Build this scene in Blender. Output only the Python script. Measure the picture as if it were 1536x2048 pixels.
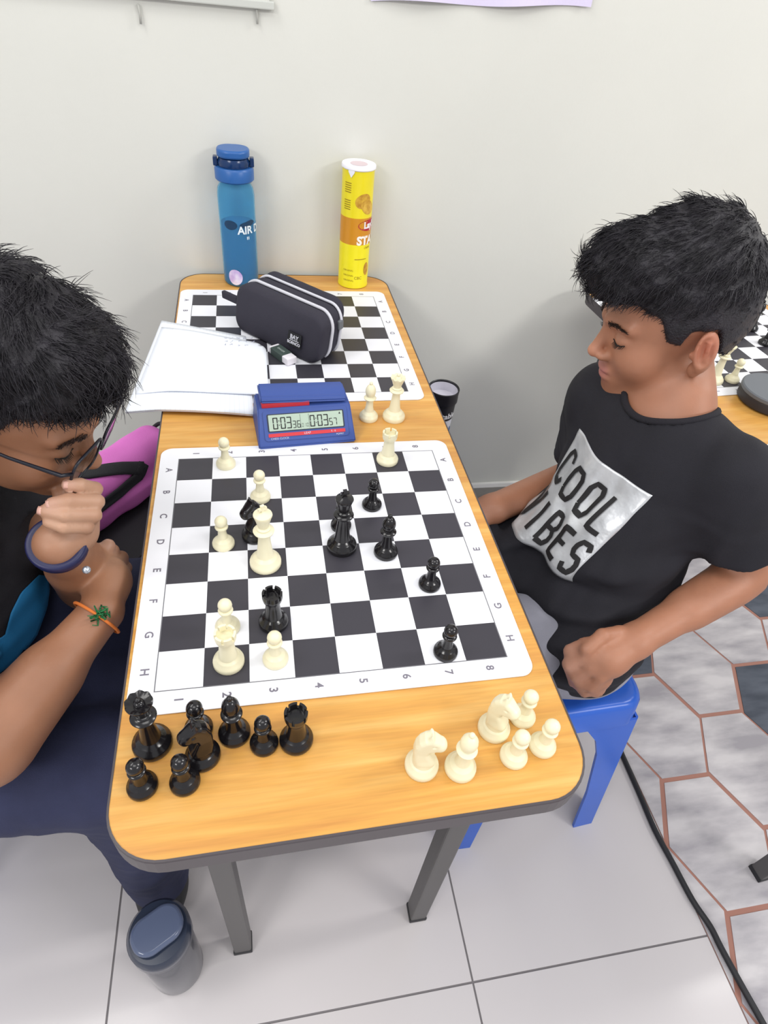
import bpy, bmesh, math, random
import numpy as np
from mathutils import Vector, Matrix
random.seed(7); rng = np.random.default_rng(7)
PI = math.pi
for o in list(bpy.data.objects): bpy.data.objects.remove(o)
SC = bpy.context.scene
COL = SC.collection

# ------------------------------------------------------------------ camera
F_PX = 1241.0
CAM = np.array([0.12253, -0.36188, 1.30386])
RC = np.array([[0.98170, -0.16829, 0.08872],
               [-0.05152, -0.68410, -0.72757],
               [0.18290, 0.70971, -0.68034]])   # rows: right, down, forward
cam_data = bpy.data.cameras.new('camera'); cam_data.sensor_fit = 'HORIZONTAL'
cam_data.sensor_width = 36.0; cam_data.lens = 36.0 * F_PX / 1536.0
cam_data.clip_start = 0.02; cam_data.clip_end = 50
cam = bpy.data.objects.new('camera', cam_data); COL.objects.link(cam)
M = Matrix.Identity(4)
for r in range(3):
    M[r][0] = RC[0][r]; M[r][1] = -RC[1][r]; M[r][2] = -RC[2][r]; M[r][3] = CAM[r]
cam.matrix_world = M
SC.camera = cam

def at(x, y, d):
    """world point seen at photo pixel (x, y) at distance d along the viewing axis"""
    return CAM + d * (RC[0] * (x - 768) / F_PX + RC[1] * (y - 1024) / F_PX + RC[2])

# ------------------------------------------------------------------ world, lights, exposure
W = bpy.data.worlds.new('room_light'); SC.world = W; W.use_nodes = True
W.node_tree.nodes['Background'].inputs[0].default_value = (0.95, 0.97, 1.0, 1)
W.node_tree.nodes['Background'].inputs[1].default_value = 1.06
def area(name, loc, target, sx, sy, power, col=(1, 0.98, 0.95)):
    l = bpy.data.lights.new(name, 'AREA'); l.shape = 'RECTANGLE'; l.size = sx; l.size_y = sy
    l.energy = power; l.color = col
    o = bpy.data.objects.new(name, l); COL.objects.link(o)
    o.location = loc
    o.rotation_euler = (Vector(target) - Vector(loc)).to_track_quat('-Z', 'Y').to_euler()
    return o
area('tube_light_a', (2.9, -2.3, 2.7), (0.3, 0.5, 0.5), 1.2, 0.35, 62)
area('tube_light_b', (2.7, 0.15, 2.75), (0.3, 0.2, 0.3), 0.35, 0.9, 40)
area('tube_light_c', (-2.0, -2.2, 2.7), (0.3, 0.6, 0.6), 1.2, 0.35, 52)
area('ceiling_panel_a', (0.3, -0.7, 2.8), (0.3, -0.1, 0), 1.2, 0.6, 18)
area('added_fill_left', (-1.1, 0.1, 2.8), (-0.6, 0.4, 0), 0.6, 1.2, 24)  # added unseen fill, brightens the shaded pink bag and the left boy's hair
SC.view_settings.view_transform = 'Standard'; SC.view_settings.look = 'None'
SC.view_settings.gamma = 1.0; SC.view_settings.use_curve_mapping = False
SC.view_settings.exposure = -0.52

# ------------------------------------------------------------------ helpers: materials
def lin(c):
    return tuple(((v / 255.0) / 12.92 if v / 255.0 <= 0.04045 else ((v / 255.0 + 0.055) / 1.055) ** 2.4) for v in c)
def mat(name, col, rough=0.5, metal=0.0, noise=0.0, nscale=40.0, bump=0.0, bscale=200.0, trans=0.0, ior=1.45,
        alpha=1.0, coat=0.0, col2=None, spec=None, sub=0.0, stretch=None):
    m = bpy.data.materials.new(name); m.use_nodes = True
    nt = m.node_tree; b = nt.nodes['Principled BSDF']
    c = lin(col)
    b.inputs['Base Color'].default_value = (*c, 1); b.inputs['Roughness'].default_value = rough
    b.inputs['Metallic'].default_value = metal
    b.inputs['Transmission Weight'].default_value = trans; b.inputs['IOR'].default_value = ior
    b.inputs['Alpha'].default_value = alpha; b.inputs['Coat Weight'].default_value = coat
    if spec is not None: b.inputs['Specular IOR Level'].default_value = spec
    if sub: 
        b.inputs['Subsurface Weight'].default_value = sub
        b.inputs['Subsurface Radius'].default_value = (0.012, 0.005, 0.003)
        b.inputs['Subsurface Scale'].default_value = 0.5
    tc = nt.nodes.new('ShaderNodeTexCoord')
    src = tc.outputs['Object']
    if stretch:
        mp = nt.nodes.new('ShaderNodeMapping'); mp.inputs['Scale'].default_value = stretch
        nt.links.new(src, mp.inputs[0]); src = mp.outputs[0]
    if noise or col2 is not None:
        n = nt.nodes.new('ShaderNodeTexNoise'); n.inputs['Scale'].default_value = nscale; n.inputs['Detail'].default_value = 5
        nt.links.new(src, n.inputs['Vector'])
        mx = nt.nodes.new('ShaderNodeMix'); mx.data_type = 'RGBA'
        c2 = lin(col2) if col2 is not None else tuple(v * (1 - noise) for v in c)
        mx.inputs[6].default_value = (*c, 1); mx.inputs[7].default_value = (*c2, 1)
        rp = nt.nodes.new('ShaderNodeMapRange'); rp.inputs[1].default_value = 0.35; rp.inputs[2].default_value = 0.65
        nt.links.new(n.outputs[0], rp.inputs[0]); nt.links.new(rp.outputs[0], mx.inputs[0])
        nt.links.new(mx.outputs[2], b.inputs['Base Color'])
    if bump:
        n2 = nt.nodes.new('ShaderNodeTexNoise'); n2.inputs['Scale'].default_value = bscale; n2.inputs['Detail'].default_value = 3
        nt.links.new(src, n2.inputs['Vector'])
        bp = nt.nodes.new('ShaderNodeBump'); bp.inputs['Strength'].default_value = bump; bp.inputs['Distance'].default_value = 0.002
        nt.links.new(n2.outputs[0], bp.inputs['Height']); nt.links.new(bp.outputs[0], b.inputs['Normal'])
    return m
def nmath(nt, op, a, b=None):
    n = nt.nodes.new('ShaderNodeMath'); n.operation = op
    for i, v in enumerate((a, b)):
        if v is None: continue
        if isinstance(v, (int, float)): n.inputs[i].default_value = v
        else: nt.links.new(v, n.inputs[i])
    return n.outputs[0]

# ------------------------------------------------------------------ helpers: objects
def link(name, mesh, m=None, parent=None, smooth=False):
    o = bpy.data.objects.new(name, mesh); COL.objects.link(o)
    if m is not None:
        mesh.materials.clear(); mesh.materials.append(m)
    if parent is not None: o.parent = parent
    if smooth: mesh.polygons.foreach_set('use_smooth', [True] * len(mesh.polygons))
    return o
def tag(o, label, cat, group=None):
    o['label'] = label; o['category'] = cat
    if group: o['group'] = group
    return o
def empty(name, loc=(0, 0, 0), rz=0.0, label=None, cat=None, group=None):
    o = bpy.data.objects.new(name, None); COL.objects.link(o); o.empty_display_size = 0.05
    o.location = loc; o.rotation_euler = (0, 0, rz)
    if label: tag(o, label, cat, group)
    return o
def struct(o):
    o['kind'] = 'structure'; return o
def dup(root, loc=None, rz=None, label=None, group=None, parent=None):
    r = root.copy(); COL.objects.link(r); r.parent = parent
    if loc is not None: r.location = loc
    if rz is not None: r.rotation_euler = (0, 0, rz)
    if label: r['label'] = label
    if group: r['group'] = group
    for ch in list(root.children): dup(ch, parent=r)
    return r
class MB:
    """collects shapes; build() links them as ONE mesh object"""
    def __init__(s): s.v = []; s.f = []
    def add(s, v, f):
        n = len(s.v); s.v += [tuple(map(float, p)) for p in v]; s.f += [tuple(i + n for i in q) for q in f]; return s
    def box(s, c, h, R=None, bev=0.0):
        bm = bmesh.new(); bmesh.ops.create_cube(bm, size=2.0)
        for v in bm.verts: v.co = Vector((v.co.x * h[0], v.co.y * h[1], v.co.z * h[2]))
        if bev: bmesh.ops.bevel(bm, geom=list(bm.edges), offset=bev, segments=2, affect='EDGES', profile=0.6)
        return s.bm(bm, R, c)
    def bm(s, bm, R=None, c=(0, 0, 0)):
        bm.verts.index_update()
        vs = []
        for v in bm.verts:
            p = Vector(v.co)
            if R is not None: p = R @ p
            vs.append(p + Vector(c))
        fs = [[v.index for v in f.verts] for f in bm.faces]; bm.free()
        return s.add(vs, fs)
    def lathe(s, prof, seg=32, c=(0, 0, 0), R=None):
        vs = []; fs = []
        n = len(prof)
        for k in range(seg):
            a = 2 * PI * k / seg
            for r, z in prof: vs.append(Vector((r * math.cos(a), r * math.sin(a), z)))
        for k in range(seg):
            k2 = (k + 1) % seg
            for i in range(n - 1): fs.append((k * n + i, k2 * n + i, k2 * n + i + 1, k * n + i + 1))
        if prof[0][0] > 1e-5: fs.append([k * n for k in range(seg)][::-1])
        if prof[-1][0] > 1e-5: fs.append([k * n + n - 1 for k in range(seg)])
        if R is not None: vs = [R @ v for v in vs]
        return s.add([v + Vector(c) for v in vs], fs)
    def tube(s, pts, rad, seg=8, caps=True):
        pts = [np.array(p, float) for p in pts]; n = len(pts)
        rads = rad if hasattr(rad, '__len__') else [rad] * n
        t0 = pts[1] - pts[0]; t0 /= np.linalg.norm(t0) + 1e-12
        up = np.array([0, 0, 1.0]) if abs(t0[2]) < 0.9 else np.array([1.0, 0, 0])
        nrm = np.cross(t0, up); nrm /= np.linalg.norm(nrm)
        vs = []; fs = []
        for i in range(n):
            t = pts[min(i + 1, n - 1)] - pts[max(i - 1, 0)]; t /= np.linalg.norm(t) + 1e-12
            nrm = nrm - t * (nrm @ t); nrm /= np.linalg.norm(nrm) + 1e-12
            b = np.cross(t, nrm)
            for k in range(seg):
                a = 2 * PI * k / seg
                vs.append(pts[i] + rads[i] * (math.cos(a) * nrm + math.sin(a) * b))
        for i in range(n - 1):
            for k in range(seg):
                k2 = (k + 1) % seg
                fs.append((i * seg + k, i * seg + k2, (i + 1) * seg + k2, (i + 1) * seg + k))
        if caps:
            fs.append(list(range(seg))[::-1]); fs.append([(n - 1) * seg + k for k in range(seg)])
        return s.add(vs, fs)
    def prism(s, poly, z0, z1, R=None, c=(0, 0, 0)):
        n = len(poly)
        vs = [Vector((x, y, z0)) for x, y in poly] + [Vector((x, y, z1)) for x, y in poly]
        if R is not None: vs = [R @ v for v in vs]
        fs = [list(range(n))[::-1], [n + i for i in range(n)]] + [(i, (i + 1) % n, n + (i + 1) % n, n + i) for i in range(n)]
        return s.add([v + Vector(c) for v in vs], fs)
    def build(s, name, m, parent=None, smooth=False, fix=True, auto=None):
        me = bpy.data.meshes.new(name); me.from_pydata(s.v, [], s.f)
        if fix:
            bm = bmesh.new(); bm.from_mesh(me); bmesh.ops.recalc_face_normals(bm, faces=bm.faces); bm.to_mesh(me); bm.free()
        o = link(name, me, m, parent, smooth or auto is not None)
        if auto is not None:
            try: me.set_sharp_from_angle(angle=math.radians(auto))
            except Exception: pass
        return o
def rrect(x0, y0, x1, y1, r, seg=8):
    out = []
    for cx, cy, a0 in ((x1 - r, y0 + r, -90), (x1 - r, y1 - r, 0), (x0 + r, y1 - r, 90), (x0 + r, y0 + r, 180)):
        for i in range(seg + 1):
            a = math.radians(a0 + 90.0 * i / seg); out.append((cx + r * math.cos(a), cy + r * math.sin(a)))
    return out
def text_mesh(body, size, bold=0.0, align='CENTER', extrude=0.0):
    cu = bpy.data.curves.new('txt', 'FONT'); cu.body = body; cu.size = size; cu.align_x = align; cu.align_y = 'CENTER'
    cu.offset = bold; cu.extrude = extrude; cu.resolution_u = 3
    o = bpy.data.objects.new('txt', cu); COL.objects.link(o)
    dg = bpy.context.evaluated_depsgraph_get(); dg.update()
    me = bpy.data.meshes.new_from_object(o.evaluated_get(dg))
    bpy.data.objects.remove(o); bpy.data.curves.remove(cu)
    v = [tuple(p.co) for p in me.vertices]; f = [tuple(p.vertices) for p in me.polygons]
    bpy.data.meshes.remove(me)
    return v, f

# ------------------------------------------------------------------ helpers: signed distance modelling
def smin(a, b, k):
    h = np.clip(0.5 + 0.5 * (b - a) / k, 0, 1); return b + (a - b) * h - k * h * (1 - h)
def smax(a, b, k): return -smin(-a, -b, k)
def ell(P, c, r, R=None):
    q = P - np.asarray(c, P.dtype)
    if R is not None: q = q @ np.asarray(R, P.dtype)
    r = np.asarray(r, P.dtype)
    k0 = np.sqrt(((q / r) ** 2).sum(1)) + 1e-9; k1 = np.sqrt(((q / (r * r)) ** 2).sum(1)) + 1e-9
    return k0 * (k0 - 1) / k1
def cone(P, a, b, ra, rb):
    a = np.asarray(a, P.dtype); b = np.asarray(b, P.dtype); ba = b - a
    q = P - a; h = np.clip((q @ ba) / (ba @ ba), 0, 1)
    return np.sqrt(((q - h[:, None] * ba) ** 2).sum(1)) - (ra + (rb - ra) * h)
def chain(P, pts, rads, k=0.003):
    d = cone(P, pts[0], pts[1], rads[0], rads[1])
    for i in range(1, len(pts) - 1): d = smin(d, cone(P, pts[i], pts[i + 1], rads[i], rads[i + 1]), k)
    return d
def rbox(P, c, h, R, r):
    q = np.abs((P - np.asarray(c, P.dtype)) @ np.asarray(R, P.dtype)) - (np.asarray(h, P.dtype) - r)
    return np.sqrt((np.maximum(q, 0) ** 2).sum(1)) + np.minimum(q.max(1), 0) - r
def poly2d(X, Y, poly):
    n = len(poly); d = np.full(X.shape, 1e9); s = np.ones(X.shape)
    for i in range(n):
        ax, ay = poly[i]; bx, by = poly[i - 1]
        ex, ey = bx - ax, by - ay; wx, wy = X - ax, Y - ay
        t = np.clip((wx * ex + wy * ey) / (ex * ex + ey * ey), 0, 1)
        d = np.minimum(d, (wx - ex * t) ** 2 + (wy - ey * t) ** 2)
        c1 = Y >= ay; c2 = Y < by; c3 = ex * wy > ey * wx
        fl = (c1 & c2 & c3) | (~c1 & ~c2 & ~c3)
        s = np.where(fl, -s, s)
    return s * np.sqrt(d)
def axis(lo, hi, base, fine=()):
    """sample positions from lo to hi, spacing base, finer inside (a, b, h) ranges"""
    out = [lo]
    while out[-1] < hi:
        x = out[-1]; h = base
        for a, b, hh in fine:
            if a - 1e-9 <= x <= b: h = min(h, hh)
            elif x < a: h = min(h, max(hh, min(base, (a - x))))
        out.append(x + h)
    return np.array(out, np.float32)
def surfnet(f, xs, ys, zs):
    nx, ny, nz = len(xs), len(ys), len(zs); B = 4
    D = np.empty((nx, ny, nz), np.float32)
    ci = [np.arange(0, n + B, B).clip(0, n - 1) for n in (nx, ny, nz)]
    def pts(I, J, K): return np.stack([xs[I], ys[J], zs[K]], 1).astype(np.float32)
    G = np.meshgrid(*ci, indexing='ij')
    cd = f(pts(G[0].ravel(), G[1].ravel(), G[2].ravel())).reshape(G[0].shape)
    c = [xs[ci[0]], ys[ci[1]], zs[ci[2]]]
    diag = np.sqrt(sum(np.meshgrid(*[np.diff(a) ** 2 for a in c], indexing='ij')))
    m = np.full(diag.shape, 1e9, np.float32)
    for a in (0, 1):
        for b in (0, 1):
            for d in (0, 1):
                m = np.minimum(m, np.abs(cd[a:a + diag.shape[0], b:b + diag.shape[1], d:d + diag.shape[2]]))
    act = m < diag * 1.15 + 1e-4
    bi = [np.minimum(np.arange(n) // B, s - 1) for n, s in zip((nx, ny, nz), diag.shape)]
    sel = act[np.ix_(*bi)]
    D[:] = cd[np.ix_(*[b for b in bi])]
    I, J, K = np.nonzero(sel)
    for s in range(0, len(I), 400000):
        D[I[s:s + 400000], J[s:s + 400000], K[s:s + 400000]] = f(pts(I[s:s + 400000], J[s:s + 400000], K[s:s + 400000]))
    ins = D < 0
    cnt = np.zeros((nx - 1, ny - 1, nz - 1), np.int8)
    for a in (0, 1):
        for b in (0, 1):
            for d in (0, 1): cnt += ins[a:nx - 1 + a, b:ny - 1 + b, d:nz - 1 + d]
    I, J, K = np.nonzero((cnt > 0) & (cnt < 8))
    vid = np.full(cnt.shape, -1, np.int32); vid[I, J, K] = np.arange(len(I))
    acc = np.zeros((len(I), 3)); num = np.zeros(len(I))
    cor = [(a, b, d) for a in (0, 1) for b in (0, 1) for d in (0, 1)]
    for p in cor:
        for ax in range(3):
            if p[ax]: continue
            q = list(p); q[ax] = 1
            d0 = D[I + p[0], J + p[1], K + p[2]]; d1 = D[I + q[0], J + q[1], K + q[2]]
            hit = (d0 < 0) != (d1 < 0)
            t = np.where(hit, d0 / np.where(hit, d0 - d1, 1), 0)[:, None]
            p0 = np.stack([xs[I + p[0]], ys[J + p[1]], zs[K + p[2]]], 1); p1 = np.stack([xs[I + q[0]], ys[J + q[1]], zs[K + q[2]]], 1)
            acc += np.where(hit[:, None], p0 + (p1 - p0) * t, 0); num += hit
    V = acc / num[:, None]
    Q = []
    for ax in range(3):
        sl0 = [slice(None)] * 3; sl1 = [slice(None)] * 3
        sl0[ax] = slice(0, -1); sl1[ax] = slice(1, None)
        e = ins[tuple(sl0)] != ins[tuple(sl1)]
        a, b = [(1, 2), (2, 0), (0, 1)][ax]
        idx = np.array(np.nonzero(e))
        ok = (idx[a] > 0) & (idx[b] > 0) & (idx[a] < D.shape[a] - 1) & (idx[b] < D.shape[b] - 1)
        idx = idx[:, ok]
        def g(da, db):
            j = idx.copy(); j[a] -= da; j[b] -= db; return vid[j[0], j[1], j[2]]
        q = np.stack([g(1, 1), g(0, 1), g(0, 0), g(1, 0)], 1)
        fl = ins[idx[0], idx[1], idx[2]]
        q[~fl] = q[~fl][:, ::-1]
        Q.append(q)
    return V, np.concatenate(Q)
def sdf_obj(name, f, ax, m, parent=None, relax=0):
    V, Q = surfnet(f, *ax)
    me = bpy.data.meshes.new(name)
    me.from_pydata(V.tolist(), [], Q.tolist())
    o = link(name, me, m, parent, True)
    return o, V
def grad(f, P, h=0.0008):
    P = np.asarray(P, np.float32); g = np.zeros(P.shape)
    for a in range(3):
        e = np.zeros(3, np.float32); e[a] = h; g[:, a] = f(P + e) - f(P - e)
    return g / (np.linalg.norm(g, axis=1, keepdims=True) + 1e-12)
def march(f, P, d, steps=60, maxd=0.5):
    """sphere-trace from P along d to the surface of f"""
    P = np.array(P, np.float32); d = np.asarray(d, np.float32)
    t = np.zeros(len(P), np.float32)
    D = np.broadcast_to(d, P.shape)
    for _ in range(steps):
        v = f(P + D * t[:, None]); t = np.clip(t + 0.8 * v, 0, maxd)
    return P + D * t[:, None]
def fold(P, seed, amp, fr):
    """smooth pseudo-noise for cloth folds"""
    r = np.random.default_rng(seed); d = 0
    for i in range(5):
        k = r.normal(size=3); k /= np.linalg.norm(k); d = d + np.sin(P @ (k * fr * (0.6 + 0.35 * i)) + r.uniform(0, 6.28) + 1.3 * np.sin(P @ (r.normal(size=3) * fr * 0.4)))
    return amp * d / 3.0
def frame(y, p, r):
    y, p, r = map(math.radians, (y, p, r))
    Rz = np.array([[math.cos(y), -math.sin(y), 0], [math.sin(y), math.cos(y), 0], [0, 0, 1]])
    Rx = np.array([[1, 0, 0], [0, math.cos(p), -math.sin(p)], [0, math.sin(p), math.cos(p)]])
    Ry = np.array([[math.cos(r), 0, math.sin(r)], [0, 1, 0], [-math.sin(r), 0, math.cos(r)]])
    return Rz @ Rx @ Ry
# ------------------------------------------------------------------ materials
S = 0.0472; TT = 0.72
m_wall = mat('wall_paint', (214, 214, 207), 0.75, bump=0.12, bscale=90, noise=0.02, nscale=6)
m_skirt = mat('skirting_tile', (150, 147, 141), 0.3, noise=0.08, nscale=30)
m_white_trim = mat('white_trim', (246, 245, 240), 0.5)
m_tile = mat('glossy_tile', (206, 201, 202), 0.14, noise=0.02, nscale=4, spec=0.28)
m_grout = mat('grey_grout', (120, 116, 118), 0.8)
m_copper = mat('copper_grout', (164, 116, 102), 0.6)
m_marble = mat('pale_marble', (205, 201, 203), 0.35, col2=(160, 156, 162), nscale=7, stretch=(1.0, 3.0, 1.0), spec=0.3)
m_slate = mat('dark_slate', (92, 98, 110), 0.4, col2=(62, 68, 80), nscale=8, stretch=(1.0, 3.0, 1.0), spec=0.3)
m_black_rub = mat('black_rubber', (34, 34, 38), 0.5)
m_edge = mat('dark_edge_band', (72, 66, 70), 0.4)
m_legm = mat('grey_leg_paint', (84, 82, 82), 0.45)
m_blue = mat('blue_plastic', (46, 98, 200), 0.28, noise=0.08, nscale=8)
m_ivory = mat('ivory_plastic', (233, 226, 194), 0.34)
m_ebony = mat('black_plastic', (22, 20, 23), 0.2, spec=0.6)
def wood():
    m = bpy.data.materials.new('beech_laminate'); m.use_nodes = True; nt = m.node_tree; b = nt.nodes['Principled BSDF']
    tc = nt.nodes.new('ShaderNodeTexCoord'); mp = nt.nodes.new('ShaderNodeMapping'); mp.inputs['Scale'].default_value = (1.2, 16, 1)
    nt.links.new(tc.outputs['Object'], mp.inputs[0])
    n = nt.nodes.new('ShaderNodeTexNoise'); n.inputs['Scale'].default_value = 3.0; n.inputs['Detail'].default_value = 6; n.inputs['Distortion'].default_value = 0.6
    nt.links.new(mp.outputs[0], n.inputs['Vector'])
    cr = nt.nodes.new('ShaderNodeValToRGB'); e = cr.color_ramp.elements
    e[0].position = 0.3; e[0].color = (*lin((208, 146, 74)), 1); e[1].position = 0.7; e[1].color = (*lin((234, 184, 106)), 1)
    el = cr.color_ramp.elements.new(0.5); el.color = (*lin((222, 164, 82)), 1)
    nt.links.new(n.outputs[0], cr.inputs[0])
    mp2 = nt.nodes.new('ShaderNodeMapping'); mp2.inputs['Scale'].default_value = (14, 260, 1); nt.links.new(tc.outputs['Object'], mp2.inputs[0])
    n2 = nt.nodes.new('ShaderNodeTexNoise'); n2.inputs['Scale'].default_value = 1.5; nt.links.new(mp2.outputs[0], n2.inputs['Vector'])
    mx = nt.nodes.new('ShaderNodeMix'); mx.data_type = 'RGBA'; mx.blend_type = 'MULTIPLY'; mx.inputs[0].default_value = 0.25
    nt.links.new(cr.outputs[0], mx.inputs[6]); nt.links.new(n2.outputs[0], mx.inputs[7])
    nt.links.new(mx.outputs[2], b.inputs['Base Color']); b.inputs['Roughness'].default_value = 0.28
    return m
m_wood = wood()
def board_mat():
    """printed 8 x 8 squares and thin border line, in board units (object space, square = S)"""
    m = bpy.data.materials.new('printed_board'); m.use_nodes = True; nt = m.node_tree; b = nt.nodes['Principled BSDF']
    tc = nt.nodes.new('ShaderNodeTexCoord'); sp = nt.nodes.new('ShaderNodeSeparateXYZ'); nt.links.new(tc.outputs['Object'], sp.inputs[0])
    x = nmath(nt, 'DIVIDE', sp.outputs[0], S); y = nmath(nt, 'DIVIDE', sp.outputs[1], S)
    par = nmath(nt, 'FLOORED_MODULO', nmath(nt, 'ADD', nmath(nt, 'FLOOR', x), nmath(nt, 'FLOOR', y)), 2.0)
    dark = nmath(nt, 'GREATER_THAN', par, 0.5)
    def inside(e):
        a = nmath(nt, 'LESS_THAN', nmath(nt, 'ABSOLUTE', nmath(nt, 'SUBTRACT', x, 4.0)), 4.0 + e)
        c = nmath(nt, 'LESS_THAN', nmath(nt, 'ABSOLUTE', nmath(nt, 'SUBTRACT', y, 4.0)), 4.0 + e)
        return nmath(nt, 'MULTIPLY', a, c)
    i0 = inside(0.0); i1 = inside(0.025)
    dk = nmath(nt, 'MULTIPLY', dark, i0)
    ring = nmath(nt, 'MULTIPLY', nmath(nt, 'SUBTRACT', i1, i0), 0.85)
    fac = nmath(nt, 'MAXIMUM', dk, ring)
    mx = nt.nodes.new('ShaderNodeMix'); mx.data_type = 'RGBA'; nt.links.new(fac, mx.inputs[0])
    mx.inputs[6].default_value = (*lin((234, 235, 241)), 1); mx.inputs[7].default_value = (*lin((54, 52, 60)), 1)
    nt.links.new(mx.outputs[2], b.inputs['Base Color']); b.inputs['Roughness'].default_value = 0.42
    return m
m_board = board_mat()
m_print = mat('grey_print', (120, 116, 128), 0.6)

# ------------------------------------------------------------------ setting
WY = 1.045
struct(MB().box((0.4, WY + 0.06, 1.4), (3.2, 0.06, 1.4)).build('wall_back', m_wall))
bb = struct(MB().box((0.4, WY - 0.005, 0.024), (3.2, 0.005, 0.024)).build('baseboard_back', m_skirt))
struct(MB().box((0.4, WY - 0.005, 0.056), (3.2, 0.005, 0.0085), bev=0.002).build('trim_1', m_white_trim))
fl = struct(MB().box((-0.9, -0.45, -0.0515), (1.79, 1.495, 0.05)).build('floor', m_grout))
XB = 0.884                                                   # where the square tiles meet the hexagon tiles
tile_base = None
c_t, s_t = math.cos(0.012), math.sin(0.012)
for i in range(-4, 1):
    for j in range(-3, 2):
        x0 = 0.427 + 0.6 * (i - 0); y0 = -0.183 + 0.6 * j
        x1 = min(x0 + 0.6, XB + 0.6); 
        if i == 0: x1 = XB
        y1 = min(y0 + 0.6, WY - 0.011)
        if y1 - y0 < 0.05: continue
        mb = MB(); mb.box(((x0 + x1) / 2, (y0 + y1) / 2, -0.002), ((x1 - x0) / 2 - 0.0016, (y1 - y0) / 2 - 0.0016, 0.002), bev=0.0006)
        mb.build('tile', m_tile, fl)
fl2 = struct(MB().box((XB + 1.4, -0.45, -0.0512), (1.4, 1.495, 0.05)).build('floor', m_copper))
HA, HH, PX, PY = 0.115, 0.128, 0.172, 0.256
dark_hex = {(2, 0), (0, 1), (3, 1), (4, 2)}
for ci in range(-1, 9):
    for rj in range(-6, 5):
        cx = 1.0 + PX * ci; cy = (0.227 if ci % 2 == 0 else 0.361) + PY * rj
        if cy > WY + 0.1 or cy < -1.1: continue
        g = 0.0048
        pts = [(cx + (HA - g) * math.cos(a) , cy + (HH - g) / 0.8660254 * math.sin(a)) for a in [PI / 3 * k for k in range(6)]]
        out = []
        for k in range(6):                                  # clip to the seam and the wall
            p, q = pts[k], pts[(k + 1) % 6]
            if p[0] >= XB + 0.001: out.append(p)
            if (p[0] - XB - 0.004) * (q[0] - XB - 0.004) < 0:
                t = (XB + 0.001 - p[0]) / (q[0] - p[0]); out.append((XB + 0.001, p[1] + t * (q[1] - p[1])))
        out = [(x, min(y, WY - 0.011)) for x, y in out]
        ar = abs(sum(out[k][0] * out[(k + 1) % len(out)][1] - out[(k + 1) % len(out)][0] * out[k][1] for k in range(len(out)))) / 2 if len(out) > 2 else 0
        if ar < 2e-4: continue
        MB().prism(out, -0.003, 0.0).build('hexagon_tile', m_slate if (ci, rj) in dark_hex or random.random() < (0.0 if ci < 5 else 0.25) else m_marble, fl2)

# notice board and paper on the wall, only their lower edges are in view
nb = empty('notice_board', tuple(at(262, 0, 1.38)), 0, 'white board on the wall, only its lower edge in view at top left', 'whiteboard')
pz = at(262, 4, 1.30)
zb = CAM[2] + (at(262, 6, 1.0) - CAM)[2] * (WY - 0.02 - CAM[1]) / (at(262, 6, 1.0) - CAM)[1]
def on_wall(x, y, off=0.0):
    d = at(x, y, 1.0) - CAM; return CAM + d * (WY - off - CAM[1]) / d[1]
nb.location = tuple(on_wall(262, -10, 0.006))
xl = on_wall(-200, 0)[0] - nb.location.x; xr = on_wall(548, 6)[0] - nb.location.x
m_wb = mat('white_board_face', (205, 206, 200), 0.4)
MB().box(((xl + xr) / 2, 0.0, 0.30), ((xr - xl) / 2 - 0.008, 0.004, 0.292)).build('panel', m_wb, nb)
MB().box(((xl + xr) / 2, -0.001, 0.004), ((xr - xl) / 2, 0.005, 0.006), bev=0.002).build('lower_rail', mat('board_rail', (196, 198, 192), 0.4), nb)
m_string = mat('grey_cord', (176, 176, 170), 0.8)
for px0, py0, px1, py1, lb in ((276, 8, 282, 48, 'short grey cord hanging under the board, farther left'), (512, 8, 515, 48, 'short grey cord hanging under the board, nearer its corner')):
    a, b = on_wall(px0, py0, 0.005), on_wall(px1, py1, 0.005)
    o = MB().tube([a, (a + b) / 2 + [0.0008, 0, 0], b], 0.0022, 6).build('hanging_cord', m_string, smooth=True)
    tag(o, lb, 'cord', 'cords hanging under the notice board')
xs_ = np.linspace(0, 1, 30); vs = []; fs = []
A = on_wall(742, 2, 0.004); B_ = on_wall(1180, 15, 0.004)
for k, t in enumerate(xs_):
    p = A + (B_ - A) * t; wv = 0.006 * math.sin(t * 9) * (1 - 0.3 * t)
    z = p[2] + 0.5 * wv
    for zz, dy in ((z, 0.0 - 0.010 * math.sin(t * 7) ** 2), (z + 0.08, -0.001), (z + 0.4, 0)):
        vs.append((p[0], p[1] + dy, zz)); 
n3 = 3
for k in range(29):
    for j in range(2): fs.append((k * n3 + j, (k + 1) * n3 + j, (k + 1) * n3 + j + 1, k * n3 + j + 1))
pp = MB().add(vs, fs).build('paper_poster', mat('lilac_paper', (214, 205, 232), 0.6), fix=False)
so = pp.modifiers.new('thick', 'SOLIDIFY'); so.thickness = 0.0006
tag(pp, 'lilac paper poster with a wavy lower edge high on the wall', 'poster')

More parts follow.
